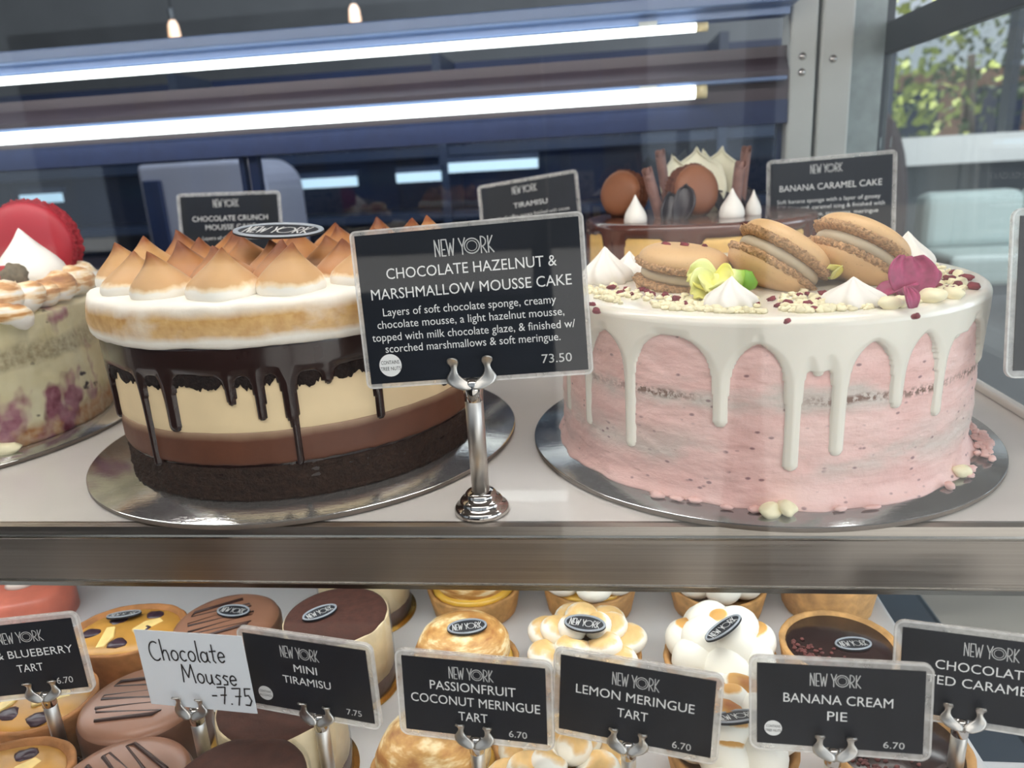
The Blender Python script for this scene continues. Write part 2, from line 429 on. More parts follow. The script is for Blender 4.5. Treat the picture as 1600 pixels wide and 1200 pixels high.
# ------------------------------------------------------------------ writing
_tc = {}
def text_geo(body, off=0.0):
    key = (body, off)
    if key not in _tc:
        c = bpy.data.curves.new('t', 'FONT'); c.body = body; c.resolution_u = 3; c.offset = off
        o = bpy.data.objects.new('t', c); COL.objects.link(o)
        dg = bpy.context.evaluated_depsgraph_get(); me = bpy.data.meshes.new_from_object(o.evaluated_get(dg))
        vs = [(v.co.x, v.co.y) for v in me.vertices]; fs = [tuple(p.vertices) for p in me.polygons]
        bpy.data.objects.remove(o); bpy.data.curves.remove(c); bpy.data.meshes.remove(me)
        _tc[key] = (vs, fs)
    return _tc[key]
def put_text(mb, body, cx, cz, w, cap, y, off=0.0, mi=0):
    """text centred on cx, its capitals of height cap centred on cz, stretched to width w; lies in the plane y"""
    vs, fs = text_geo(body, off)
    x0 = min(v[0] for v in vs); x1 = max(v[0] for v in vs); sx = w/(x1-x0); sy = cap/.729
    mb.add([(cx+(v[0]-(x0+x1)/2)*sx, y, cz-cap/2+v[1]*sy) for v in vs], fs, mi)
def stroke(mb, pts, wd, y, T=lambda a, b: (a, b), mi=0):
    P = [Vector(T(*p)) for p in pts]
    for a, b in zip(P, P[1:]):
        d = (b-a); L = d.length
        if L < 1e-9: continue
        d /= L; n = Vector((-d.y, d.x))*wd/2; e = d*wd*.35
        q = [a-e-n, b+e-n, b+e+n, a-e+n]
        mb.add([(p.x, y, p.y) for p in q], [(0, 1, 2, 3)], mi)
def circ(cx, cy, rx, ry, a0=0, a1=360, n=24):
    return [(cx+rx*math.cos(math.radians(a0+(a1-a0)*k/n)), cy+ry*math.sin(math.radians(a0+(a1-a0)*k/n))) for k in range(n+1)]
LOGO = [[(0, 0), (0, 1), (.27, 0), (.27, 1)],
        [(.62, 0), (.40, 0), (.40, 1), (.62, 1)], [(.40, .38), (.58, .38)],
        [(.68, 1), (.80, 0), (.91, .75), (1.02, 0), (1.14, 1)],
        [(1.42, 1), (1.60, .45), (1.60, 0)], [(1.78, 1), (1.60, .45)],
        circ(2.17, .48, .44, .46),
        [(2.70, 0), (2.70, 1)] + circ(2.72, .70, .26, .30, 90, -90, 12) + [(2.70, .40)], [(2.78, .40), (3.00, 0)],
        [(3.12, 0), (3.12, 1)], [(3.38, 1), (3.12, .42), (3.42, 0)]]
def put_logo(mb, cx, cz, w, h, y, wd, mi=0, inner=True):
    sx = w/3.42
    for st in LOGO: stroke(mb, st, wd, y, lambda a, b: (cx-w/2+a*sx, cz-h/2+b*h), mi)
    if inner: stroke(mb, circ(2.17, .48, .30, .31), wd*.6, y, lambda a, b: (cx-w/2+a*sx, cz-h/2+b*h), mi)

HAND = {  # handwritten letters, x-height .5
 'C': (.62, [circ(.36, .42, .30, .46, 60, 310, 16)]),
 'h': (.50, [[(.08, 1.0), (.10, 0)], [(.10, .3), (.2, .48), (.32, .48), (.38, .3), (.40, 0)]]),
 'o': (.46, [circ(.22, .25, .17, .24, 80, 440, 14)]),
 'c': (.42, [circ(.22, .25, .17, .24, 50, 310, 12)]),
 'l': (.18, [[(.08, 1.0), (.07, .1), (.12, 0)]]),
 'a': (.50, [circ(.20, .25, .16, .24, 40, 380, 14), [(.38, .48), (.38, .08), (.46, 0)]]),
 't': (.36, [[(.17, .85), (.15, .1), (.24, 0)], [(.02, .52), (.33, .56)]]),
 'e': (.46, [[(.06, .26), (.36, .30)] + circ(.21, .27, .16, .24, 10, 320, 14)]),
 'M': (.80, [[(.05, 0), (.12, .9), (.36, .25), (.60, .92), (.70, 0)]]),
 'u': (.50, [[(.06, .48), (.07, .12), (.18, 0), (.32, .1), (.36, .48), (.37, .06), (.44, 0)]]),
 's': (.38, [[(.32, .46), (.16, .5), (.08, .38), (.28, .2), (.26, .04), (.06, .02)]]),
 '-': (.36, [[(.04, .38), (.28, .40)]]),
 '7': (.58, [[(.04, .86), (.48, .90), (.26, 0)], [(.16, .45), (.46, .48)]]),
 '.': (.22, [[(.08, .02), (.11, .02)]]),
 '5': (.52, [[(.44, .92), (.14, .90), (.10, .52), (.30, .56), (.42, .3), (.28, .03), (.06, .04)]])}
def put_hand(mb, s, x, z, size, y, wd, slope=0.0):
    a = x
    for ch in s:
        w, sts = HAND[ch]
        for st in sts: stroke(mb, st, wd, y, lambda p, q: (a+p*size, z+q*size+slope*(a-x+p*size)))
        a += w*size

# ================================================================== THE ROOM
def struct(name, mb, mat, **k):
    o = mb.build(name, mat, smooth=False, **k); o['kind'] = 'structure'; return o
FZ = -1.05
MAT['floor'] = simple('floor_tiles', (186, 174, 160), .35, .1, 3)
MAT['paving'] = simple('street_paving', (196, 194, 190), .8, .08, 4)
MAT['wall_dark'] = simple('dark_wall', (112, 118, 124), .6, .1, 3)
MAT['wall_warm'] = simple('warm_grey_wall', (120, 112, 106), .7, .1, 3)
MAT['wall_low'] = simple('shopfront_panel', (46, 44, 46), .5, .1, 4)
MAT['wall_pale'] = simple('pale_sill', (240, 240, 238), .4, .03, 3)
struct('floor', MB().box((-5, -1.85, FZ-.05), (4.2, 4.5, FZ)), MAT['floor'])
struct('trim_1', MB().box((-14, -16, FZ-.08), (14, -1.85, FZ-.02)), MAT['paving'])           # the pavement outside
struct('ceiling', MB().box((-5, -1.85, 1.75), (4.2, 4.5, 1.8)), MAT['wall_warm'])
struct('wall_left', MB().box((-5.1, -1.85, FZ), (-5, 4.5, 1.75)), MAT['wall_dark'])
wb = MB().box((-5, 4.4, FZ), (1.45, 4.5, 1.75)).box((1.45, 4.4, FZ), (4.2, 4.5, .16)).box((1.45, 4.4, 1.2), (4.2, 4.5, 1.75))
struct('wall_back', wb, MAT['wall_dark'])
struct('window_1', MB().box((1.45, 4.40, .16), (1.50, 4.5, 1.2)).box((2.30, 4.40, .16), (2.34, 4.5, 1.2)).box((3.3, 4.4, .16), (3.34, 4.5, 1.2)), MAT['post_dark'])
struct('trim_2', MB().box((1.40, 4.18, .04), (4.2, 4.5, .19)), MAT['wall_pale'])            # the window sill
wr = MB().box((4.2, -1.85, FZ), (4.3, 4.5, -.2)).box((4.2, -1.85, 1.4), (4.3, 4.5, 1.75)).box((4.2, 3.2, -.2), (4.3, 4.5, 1.4))
struct('wall_right', wr, MAT['wall_dark'])
# shop front behind the camera: a low panel with a window over it, and an open door on the right
wf = MB().box((-5, -1.85, FZ), (-.12, -1.75, -.12)).box((-5, -1.85, 1.30), (4.2, -1.75, 1.75)).box((-2.2, -1.85, -.12), (-1.9, -1.75, 1.30)).box((-.16, -1.85, FZ), (-.12, -1.75, 1.30)).prism([(.285, FZ), (.44, FZ), (.38, -.35), (.40, 1.30), (.34, 1.30), (.34, -.35)], -1.85, -1.75)  # opening and added tapered post shape the haze and dark wedge in the glass
struct('wall_front', wf, MAT['wall_low'])

# ---- things beyond the case
MAT['appliance'] = simple('grey_appliance', (168, 164, 170), .35, .05, 5)
MAT['counter'] = simple('dark_counter', (46, 56, 74), .3, .1, 4)
MAT['strip'] = emit_mat('reflection_streak_glow', (.60, .92, .95), .8)
MAT['bulb'] = emit_mat('warm_bulb_glow', (1.0, .48, .12), 1.0)
t = thing('back_counter', 'dark counter along the back of the shop behind the case', 'counter', (-.6, 1.75, FZ))
MB().box((-1.6, -.3, 0), (.9, .3, .95)).build('cabinet', MAT['counter'], t, False, bevel=.01)
MB().box((-1.65, -.34, .95), (.92, .34, 1.0)).build('worktop', MAT['header'], t, False, bevel=.006)
p0 = on_y(238, 400, 1.5); p1 = on_y(412, 246, 1.5)
t = thing('coffee_grinder', 'pale grey machine with a rounded top on the back counter', 'appliance', ((p0.x+p1.x)/2, 1.62, FZ+1.0))
hh = p1.z-(FZ+1.0); ww = (p1.x-p0.x)/2
prof = [(-ww, 0), (ww, 0), (ww, hh*.72)] + [(ww*.55+ww*.45*math.cos(math.radians(a)), hh*.72+hh*.28*math.sin(math.radians(a))) for a in range(15, 91, 15)] + [(-ww, hh)]
MB().prism(prof, -.12, .12).build('housing', MAT['appliance'], t, False, bevel=.012)
MB().box((-ww*.9, -.135, hh*.1), (-ww*.62, -.12, hh*.86)).build('side_panel', MAT['navy'], t, False, bevel=.004)
def reflection_streak(x0, x1, y, z, label, h=.012):  # glowing bars in place of reflections in the rear glass doors
    t = thing('glass_reflection', label, 'reflection', ((x0+x1)/2, y, z), group='reflection streaks in the dark shop')
    w = (x1-x0)/2
    MB().box((-w, -.01, 0), (w, .02, .02)).build('housing', MAT['counter'], t, False)
    MB().box((-w*.98, -.018, -h), (w*.98, -.002, 0)).build('diffuser', MAT['strip'], t, False)
t = thing('wall_rack', 'dark wall rack with shelves at the back of the shop', 'rack', (-.55, 2.6, FZ))
MB().box((-1.9, 0, 0), (1.5, .05, 1.60)).build('back_board', MAT['navy'], t, False)
zs = []
for k, z in enumerate((1.05, 1.27, 1.49)):
    MB().box((-1.9, -.25, z), (1.5, 0, z+.03)).build('shelf', MAT['counter'], t, False)
for x in (-1.9, -.95, 0, .95, 1.47):
    MB().box((x, -.27, 0), (x+.03, 0, 1.60)).build('upright', MAT['counter'], t, False)
for (a, b, y, lab) in ((35, 98, 302, 'short pale reflection streak far left in the dark shop, above the red macaron'), (240, 420, 292, 'pale reflection streak behind the grey machine'),
                       (430, 560, 278, 'long pale reflection streak right of the grey machine'), (620, 690, 268, 'short pale reflection streak near the middle of the dark shop'),
                       (700, 842, 250, 'pale reflection streak above the tiramisu card')):
    q0 = on_y(a, y+5, 2.3); q1 = on_y(b, y-3, 2.3)
    reflection_streak(q0.x, q1.x, 2.3, (q0.z+q1.z)/2, lab, .032)
for (px, py, lab) in ((273, 55, 'left orange glowing pendant bulb above the light tubes'), (555, 31, 'right orange glowing pendant bulb above the light tubes')):
    q = on_y(px, py, 2.1)
    t = thing('pendant_lamp', lab, 'lamp', q, group='pendant bulbs in the shop')
    MB().lathe([(0, -.045), (.014, -.035), (.019, 0), (.016, .03), (.008, .045)], 16).build('bulb', MAT['bulb'], t)
    MB().lathe([(.011, .043), (.011, .075), (0.004, .08)], 12).build('socket', MAT['post_dark'], t)
    MB().tube([(0, 0, .075), (0, 0, 1.75-q.z)], .003, 6).build('cord', MAT['post_dark'], t)
# chair seen through the end glass
MAT['maroon'] = simple('maroon_upholstery', (62, 34, 38), .5, .15, 8)
q0 = on_y(1290, 330, 1.9); q1 = on_y(1425, 165, 1.9)
t = thing('bucket_chair', 'dark maroon chair with a rounded back beyond the end glass', 'chair', ((q0.x+q1.x)/2, 1.9, FZ))
w = (q1.x-q0.x)/2; zt = q1.z-FZ
MB().prism([(-w, zt*.5)]+[(w*math.cos(math.radians(a)), zt*.78+zt*.22*math.sin(math.radians(a))) for a in range(180, -1, -12)]+[(w, zt*.5)], -.05, .05).build('backrest', MAT['maroon'], t, False, bevel=.02)
MB().box((-w, -.45, zt*.42), (w, .05, zt*.5)).build('seat', MAT['maroon'], t, False, bevel=.02)
for sx in (-1, 1):
    for y in (-.4, 0): MB().tube([(sx*(w-.05), y, 0), (sx*(w-.07), y, zt*.42)], .014, 8).build('leg', MAT['post_dark'], t)
q0 = on_y(1432, 392, 3.4); q1 = on_y(1640, 292, 3.4)  # made-up bench in place of pale reflections at the end glass
t = thing('reflection_bench', 'pale bench shape standing in for reflections at the end glass', 'bench', (q0.x+.9, 3.4, FZ))
MAT['pale_pad'] = simple('pale_reflection', (196, 212, 210), .35, .06, 5)
MB().box((-.9, -.35, 0), (.9, .1, q0.z-FZ)).build('base', MAT['wall_dark'], t, False, bevel=.01)
for k in range(4): MB().box((-.9+.45*k, -.05, q0.z-FZ), (-.46+.45*k, .1, q1.z-FZ)).build('back_cushion', MAT['pale_pad'], t, False, bevel=.05)
for k in range(4): MB().box((-.9+.45*k, -.36, q0.z-FZ-.12), (-.46+.45*k, -.05, q0.z-FZ+.02)).build('seat_cushion', MAT['pale_pad'], t, False, bevel=.03)
# trees outside the window
MAT['leaf'] = simple('tree_leaves', (176, 186, 96), .6, .5, 9)
MAT['leaf2'] = simple('dark_tree_leaves', (74, 92, 52), .6, .5, 9)
MAT['bark'] = simple('tree_bark', (84, 74, 66), .9)
def tree(x, y, h, r, mat, lab, seed):
    rr = random.Random(seed); t = thing('street_tree', lab, 'tree', (x, y, FZ), group='trees outside the window')
    MB().tube([(0, 0, 0), (.05, 0, h*.4), (0, .05, h*.8)], [.1, .08, .04], 8).build('trunk', MAT['bark'], t)
    mb = MB()
    for k in range(700):
        a, b, c = rr.gauss(0, .45), rr.gauss(0, .45), rr.gauss(0, .42)
        d = Vector((rr.gauss(0, 1), rr.gauss(0, 1), rr.gauss(0, 1))).normalized(); e = d.orthogonal().normalized(); g = d.cross(e); s = .055*rr.uniform(.6, 1.3)
        p = Vector((a*r, b*r, h*.8+c*r))
        mb.add([p-e*s, p+g*s*.6, p+e*s, p-g*s*.6], [(0, 1, 2, 3)])
    mb.build('crown', mat, t, False)
tree(2.35, 7.2, 2.1, 1.0, MAT['leaf'], 'yellow green tree outside the window, nearest the frame', 3)
tree(4.1, 9.0, 2.6, 1.2, MAT['leaf2'], 'darker green tree outside the window, farther back', 4)
MAT['brick'] = simple('brick_front', (170, 128, 104), .8, .15, 2)
t = thing('street_building', 'pale brick building across the street outside the window', 'building', (5.5, 14, FZ))
MB().box((-1.0, 0, 0), (5, 3, 2.3)).build('wall', MAT['brick'], t, False)
for k in range(4): MB().box((-.6+k*1.35, -.05, 1.2), (.3+k*1.35, .02, 2.0)).build('window', MAT['navy'], t, False)
t = thing('street_building', 'dark building across the street from the shop front', 'building', (-3.5, -11, FZ))
MB().box((-5, -2, 0), (4.2, 0, 3.4)).build('wall', MAT['wall_low'], t, False)
for k in range(5): MB().box((-4.4+k*1.7, -.02, .5), (-3.2+k*1.7, .05, 2.5)).build('window', MAT['navy'], t, False)

# ================================================================== THE DISPLAY CASE
LZ = -.135          # top of the lower tray
case = thing('display_case', 'glass fronted refrigerated cake display case with steel trim and two light tubes', 'display case', (0, 0, 0))
XL, XR = -1.15, .345
sh = MB(); sh.prism([(XL, .004), (.292, .004)] + [(.292-.03+.03*math.cos(math.radians(a)), .57+.03*math.sin(math.radians(a))) for a in range(0, 91, 15)] + [(XL, .6)], -.022, 0, 'z')
sh.build('upper_shelf', MAT['shelf'], case, False, bevel=.002)
MB().prism([(.284, .03), (.292, .03), (.292, .59), (.284, .59)], 0, .006, 'z').build('shelf_lip', MAT['shelf'], case, False, bevel=.002)
# steel front trim: top nosing, bright edge, face, bright edge, under-lip
tr = MB()
tr.prism([(.006, -.004), (.006, .0), (.0035, .0003), (0, -.0003), (-.0005, -.0058), (-.0005, -.0352), (.003, -.0368), (.012, -.0368), (.012, -.030)], XL, XR, 'x')
trim = tr.build('shelf_trim', MAT['steel'], case, False)
MB().prism([(-.0006, -.0052), (-.0012, -.0062), (-.0012, -.0072), (-.0006, -.0080), (.002, -.007)], XL, XR, 'x').build('bright_edge', MAT['steel_edge'], trim, False)
MB().prism([(-.0006, -.0345), (-.0011, -.0352), (-.0011, -.0360), (.002, -.0366), (.003, -.035)], XL, XR, 'x').build('bright_edge', MAT['steel_edge'], trim, False)
MAT['lip'] = steel_mat('under_lip_steel', (120, 120, 116), .25)
MB().prism([(.004, -.0368), (.005, -.0425), (.010, -.0425), (.010, -.0368)], XL, XR, 'x').build('under_lip', MAT['lip'], trim, False)
# strip lamp under the shelf
us = MB().box((XL, .03, -.030), (.28, .05, -.022)).build('under_shelf_light', MAT['rail'], case, False)
MB().box((XL, .032, -.0325), (.27, .048, -.030)).build('diffuser', emit_mat('under_shelf_glow', (.95, 1, 1), 9.0), us, False)
# lower tray and base
MB().box((XL, -.125, LZ-.012), (.2005, .56, LZ-.0004)).build('lower_tray', MAT['tray'], case, False, bevel=.003)
MB().box((XL, -.15, LZ-.22), (XR, .62, LZ-.16)).build('case_base', MAT['case_dark'], case, False, bevel=.003)
MB().box((.19, -.125, LZ-.16), (.197, .56, LZ-.012)).build('tray_support', MAT['case_dark'], case, False)
MB().box((.205, -.12, LZ-.030), (.325, .012, LZ-.018)).build('side_tray', MAT['tray'], case, False, bevel=.003)
# frame: rear corner post, end rail, end glass, rear doors, header
cp = MB().box((.222, .60, LZ-.16), (.252, .645, .75)).box((.256, .60, LZ-.16), (.292, .645, .75)).build('corner_post', MAT['post'], case, False, bevel=.003)
for (x, z) in ((.236, .285), (.236, .268), (.270, .28)):
    MB().lathe([(0, 0), (.004, 0), (.0045, .001), (.003, .003), (0, .0035)], 14).build('screw', MAT['chrome'], cp, loc=(x, .60, z), rot=(PI/2, 0, 0))
MB().box((.335, -.14, .284), (.347, .66, .318)).build('end_rail', MAT['post_dark'], case, False, bevel=.002)
MB().box((.335, .635, LZ-.16), (.347, .66, .75)).build('end_post', MAT['post_dark'], case, False, bevel=.002)
MB().box((.338, -.14, LZ-.16), (.344, .64, .284)).build('end_glass', MAT['end_glass'], case, False)
MB().box((.295, .628, LZ-.1), (.335, .632, .75)).build('side_panel', simple('grey_green_panel', (140, 150, 150), .4), case, False)
for (x0, x1) in ((-1.15, -.462), (-.455, .222)):
    d = MB().box((x0+.012, .625, .02), (x1-.006, .629, .218)).build('rear_door', MAT['rear_glass'], case, False)
    MB().box((x0, .62, 0), (x0+.012, .634, .22)).build('door_stile', MAT['navy'], d, False); MB().box((x1-.006, .62, 0), (x1, .634, .22)).build('door_stile', MAT['navy'], d, False)
MB().box((XL, .618, -.02), (.222, .64, .02)).build('rear_sill', MAT['header'], case, False)
MB().prism([(.60, .219), (.64, .219), (.64, .300), (.615, .300), (.615, .288), (.60, .272)], XL, .222, 'x').build('header', MAT['header'], case, False)
MB().box((XL, .598, .214), (.222, .606, .240)).build('header_band', simple('blue_band', (36, 48, 82), .35), case, False)
for z, tr_ in ((.2525, .0072), (.3205, .0048)):
    fx = MB().box((XL, .580, z+.0075), (.216, .606, z+(.012 if tr_ > .007 else .020))).build('light_fixture', MAT['rail'], case, False, bevel=.001)
    MB().tube([(XL, .575, z), (.113, .575, z)], tr_, 20).build('light_tube', MAT['tube'], fx)
    MB().tube([(.113, .575, z), (.126, .575, z)], tr_*1.02, 20).build('tube_end_cap', MAT['tube_cap'], fx)
    MB().box((.05, .574, z+.004), (.07, .59, z+.010)).build('tube_clip', MAT['post'], fx, False)
MB().box((XL, .56, .338), (.222, .62, .352)).build('upper_band', MAT['rail'], case, False, bevel=.002)
# canopy with its own lamp above the front (out of the picture's top edge)
cn = MB().box((XL, .05, .44), (XR, .62, .46)).build('canopy', MAT['header'], case, False, bevel=.004)
MB().tube([(XL, .10, .425), (.30, .10, .425)], .012, 16).build('canopy_tube', emit_mat('canopy_tube_glow', (1.0, .97, .92), 24.0), cn)
MB().box((XL, -.163, LZ-.2), (XR, -.157, .47)).build('front_glass', MAT['glass'], case, False)

# ================================================================== SIGN CARDS AND STANDS
def eul(r): return Euler(r, 'XYZ').to_matrix()
def card(name, label, c, rot, w, h, lines, logo=None, price=None, sticker=None, margin=.0035, cat='price card', ink='ink', price_ink='ink_grey', wd=.0005):
    t = thing(name, label, cat, c, rot)
    W2, H2 = w+2*margin, h+2*margin
    MB().prism(rrect(W2, H2, margin*1.3), .0002, .0016, 'y').build('clear_sleeve', MAT['sleeve'], t, False)
    e = MB(); o = rrect(W2, H2, margin*1.3, 6); i_ = rrect(W2-.0018, H2-.0018, margin*1.1, 6); n = len(o)
    for y in (-.0004,):
        e.add([(a, y, b) for a, b in o]+[(a, y, b) for a, b in i_]+[(a, .0018, b) for a, b in o], [(k, (k+1) % n, n+(k+1) % n, n+k) for k in range(n)]+[((k+1) % n, k, 2*n+k, 2*n+(k+1) % n) for k in range(n)])
    e.build('sleeve_edge', MAT['sleeve_edge'], t, False)
    pc = MB().box((-w/2, -.0003, -h/2), (w/2, .0001, h/2)).build('printed_card', MAT['card'], t, False)
    y = -.00045
    X = lambda u: (u-.5)*w
    Z = lambda v: (.5-v)*h
    if logo:
        m = MB(); put_logo(m, X(logo[0]), Z(logo[1]), logo[2]*w, logo[3]*h, y, logo[4] if len(logo) > 4 else .00042); m.build('logo_lettering', MAT['ink_grey'], pc, False)
    for (nm, rows) in lines:
        m = MB()
        for (s, u, v, ww, cap, off) in rows: put_text(m, s, X(u), Z(v), ww*w, cap*h, y, off)
        m.build(nm, MAT[ink], pc, False)
    if price:
        s, u, v, ww, cap = price; m = MB(); put_text(m, s, X(u), Z(v), ww*w, cap*h, y, 0); m.build('price_lettering', MAT[price_ink], pc, False)
    if sticker:
        u, v, r, rows = sticker; r *= w
        st = MB().add([(X(u), -.0005, Z(v))]+[(X(u)+r*math.cos(2*PI*k/32), -.0005, Z(v)+r*math.sin(2*PI*k/32)) for k in range(32)], [(0, 1+k, 1+(k+1) % 32) for k in range(32)]).build('allergen_sticker', MAT['sticker'], t, False)
        m = MB()
        for k, s in enumerate(rows): put_text(m, s, X(u), Z(v)+(.28-.56*k)*r, r*(1.62 if k == 0 else 1.8), r*.34, -.0006, .0)
        m.build('sticker_lettering', MAT['ink_dark'], st, False)
    return t

def stand(label, card_c, card_rot, h, dx, base_z, s=1.0, rb=.0155, pr=.0050):
    """metal stand whose two-eared clip grips a card's lower edge, dx from the card's middle"""
    base_z += .0005
    R = eul(card_rot); foot = Vector(card_c) + R @ Vector((dx, 0, -h/2))
    t = thing('sign_stand', label, 'sign stand', (foot.x, foot.y+.001, base_z), (0, 0, card_rot[2]), 'sign stands')
    zt = foot.z - base_z           # height of the card's lower edge
    ph = zt - .0065*s
    k = rb/.0155
    MB().lathe([(0, 0), (rb, 0), (rb*1.0, .0025*k), (rb*.93, .0042*k), (rb*.80, .0050*k), (rb*.80, .0068*k), (rb*.72, .0082*k), (rb*.58, .0088*k), (rb*.58, .0108*k), (rb*.5, .0122*k), (rb*.36, .0128*k), (0, .0128*k)], 48).build('base', MAT['chrome'], t)
    MB().lathe([(0, .012*k), (pr, .012*k), (pr, ph-.008*s), (pr*.96, ph-.0078*s)], 24).build('pole', MAT['clip'], t)
    MB().lathe([(pr*.96, ph-.0078*s), (pr*1.04, ph-.0074*s), (pr*1.08, ph-.001*s), (pr*1.0, ph+.0035*s), (pr*.7, ph+.006*s), (0, ph+.0065*s)], 24).build('collar', MAT['chrome'], t)
    lean = card_rot[0]; roll = card_rot[1]
    cl = MB()
    cl.prism([(-.010*s, -.001), (.010*s, -.001), (.011*s, .006*s), (.004*s, .004*s), (-.004*s, .004*s), (-.011*s, .006*s)], .0022, .0032)
    cl.build('back_plate', MAT['clip'], t, False, loc=(0, 0, zt), rot=(lean, roll, 0))
    for sx in (-1, 1):
        rows = [(-.0066, .0010, .0050), (-.0058, .0002, .0080), (-.0046, .0, .0110), (-.0030, .0006, .0132), (-.0014, .0030, .0142), (.0004, .0056, .0142), (.0018, .0070, .0135), (.0034, .0078, .0124), (.0050, .0080, .0114), (.0066, .0078, .0112),
                (.0080, .0072, .0118), (.0093, .0067, .0128), (.0105, .0068, .0130), (.0114, .0074, .0126), (.0120, .0084, .0117), (.0123, .0096, .0105)]
        def yy(q): return -.0026 - .0026*max(0, (q-.0075)/.0045)**1.6 - .0016*max(0, (-.001-q)/.005)
        m = MB(); nr = len(rows)
        m.add([(sx*s*(a+(b-a)*k/6), yy(q)-.0005*(1-abs(k-3)/3), q*s) for q, a, b in rows for k in range(7)], [(i*7+k, i*7+k+1, (i+1)*7+k+1, (i+1)*7+k) for i in range(nr-1) for k in range(6)])
        m.build('prong', MAT['clip'], t, True, loc=(0, 0, zt), rot=(lean, roll, 0), solid=.0009)
    return t

BIG = ((-.0672, .022, .1184), (-.115, -.038, .030)); bw, bh = .1172, .0789
card('price_card', 'large black card reading chocolate hazelnut and marshmallow mousse cake, front middle of the shelf', *BIG, bw, bh,
     [('title_lettering', [('CHOCOLATE HAZELNUT &', .51, .262, .765, .074, 0), ('MARSHMALLOW MOUSSE CAKE', .50, .393, .905, .074, 0)]),
      ('description_lettering', [('Layers of soft chocolate sponge, creamy', .485, .515, .785, .056, 0), ('chocolate mousse, a light hazelnut mousse,', .485, .597, .85, .056, 0),
                                 ('topped with milk chocolate glaze, & finished w/', .492, .682, .925, .056, 0), ('scorched marshmallows & soft meringue.', .485, .762, .80, .056, 0)])],
     logo=(.49, .125, .262, .105, .00062), price=('73.50', .862, .905, .135, .062), sticker=(.10, .878, .052, ['CONTAINS', 'TREE NUTS']), margin=.0026)
stand('chrome stand holding the large hazelnut mousse card between the two big cakes', BIG[0], BIG[1], bh, -.0035, 0.0, .94, .0155)

LOW = [
 ('white_note', 'white handwritten card reading Chocolate Mousse', (-.2086, -.060, -.0503), (-.046, -.061, -.147), .0642, .0436, -.0058, 'stand under the white handwritten chocolate mousse card'),
 ('price_card', 'black card reading mini tiramisu', (-.1489, -.060, -.0523), (.005, .003, -.178), .0687, .0423, .003, 'stand under the mini tiramisu card'),
 ('price_card', 'black card reading passionfruit coconut meringue tart', (-.0646, -.066, -.0575), (-.078, .004, -.101), .0707, .0402, .000, 'stand under the passionfruit coconut meringue card'),
 ('price_card', 'black card reading lemon meringue tart', (.0116, -.066, -.0583), (-.075, .047, -.171), .0714, .040, -.002, 'stand under the lemon meringue tart card'),
 ('price_card', 'black card reading banana cream pie', (.1029, -.066, -.0564), (-.103, -.025, -.086), .0708, .0406, -.0015, 'stand under the banana cream pie card'),
 ('price_card', 'black card reading chocolate salted caramel, lower right', (.1723, -.045, -.0557), (-.206, .002, -.207), .0672, .0411, -.006, 'stand under the chocolate caramel card at lower right'),
 ('price_card', 'black card reading and blueberry tart, cut by the left edge', (-.3227, -.0469, -.0563), (-.066, -.046, .143), .0745, .042, .013, 'stand under the blueberry tart card at lower left'),
]
TXT = [None,
 dict(lines=[('title_lettering', [('MINI', .49, .385, .19, .11, 0), ('TIRAMISU', .485, .56, .395, .11, 0)])], logo=(.46, .175, .31, .155), price=('7.75', .845, .885, .12, .085), sticker=(.115, .82, .062, ['CONTAINS', 'ALCOHOL'])),
 dict(lines=[('title_lettering', [('PASSIONFRUIT', .495, .345, .60, .125, 0), ('COCONUT MERINGUE', .505, .535, .905, .125, 0), ('TART', .49, .735, .205, .125, 0)])], logo=(.49, .165, .305, .15), price=('6.70', .80, .905, .125, .09)),
 dict(lines=[('title_lettering', [('LEMON MERINGUE', .495, .40, .77, .125, 0), ('TART', .49, .62, .20, .125, 0)])], logo=(.50, .185, .30, .16), price=('6.70', .815, .91, .12, .095)),
 dict(lines=[('title_lettering', [('BANANA CREAM', .49, .40, .655, .12, 0), ('PIE', .49, .60, .12, .12, 0)])], logo=(.475, .165, .30, .15), price=('6.70', .83, .91, .125, .085), sticker=(.10, .80, .055, ['CONTAINS', 'TREE NUTS'])),
 dict(lines=[('title_lettering', [('CHOCOLATE &', .555, .38, .675, .115, 0), ('SALTED CARAMEL', .42, .565, .83, .115, 0)])], logo=(.555, .165, .33, .15), price=('6.70', .85, .90, .13, .085)),
 dict(lines=[('title_lettering', [('APPLE & BLUEBERRY', .54, .42, .84, .115, 0), ('TART', .62, .63, .19, .115, 0)])], logo=(.61, .19, .32, .15), price=('6.70', .845, .86, .12, .095)),
]
for L, T in zip(LOW, TXT):
    nm, lab, c, r, w, h, dx, slab = L
    if T: card(nm, lab, c, r, w, h, margin=.0034, **T)
    else:
        t = thing('handwritten_card', lab, 'price card', c, r)
        MB().prism([(-w/2, -h/2), (w/2, -h/2), (w/2, h/2), (-w/2, h/2)], 0, .0004).build('card', MAT['card_white'], t, False)
        m = MB()
        put_hand(m, 'Chocolate', -w*.40, h*.12, .0118, -.0003, .0008, .02)
        put_hand(m, 'Mousse', -w*.13, -h*.15, .0112, -.0003, .0008, .0)
        m.build('handwriting', MAT['ink_dark'], t, False)
        m = MB(); put_hand(m, '-7.75', w*.115, -h*.40, .0108, -.0003, .0008, .0); m.build('handwritten_price', MAT['ink_dark'], t, False)
    stand(slab, c, r, h, dx, LZ, .69, .0115, .0036)

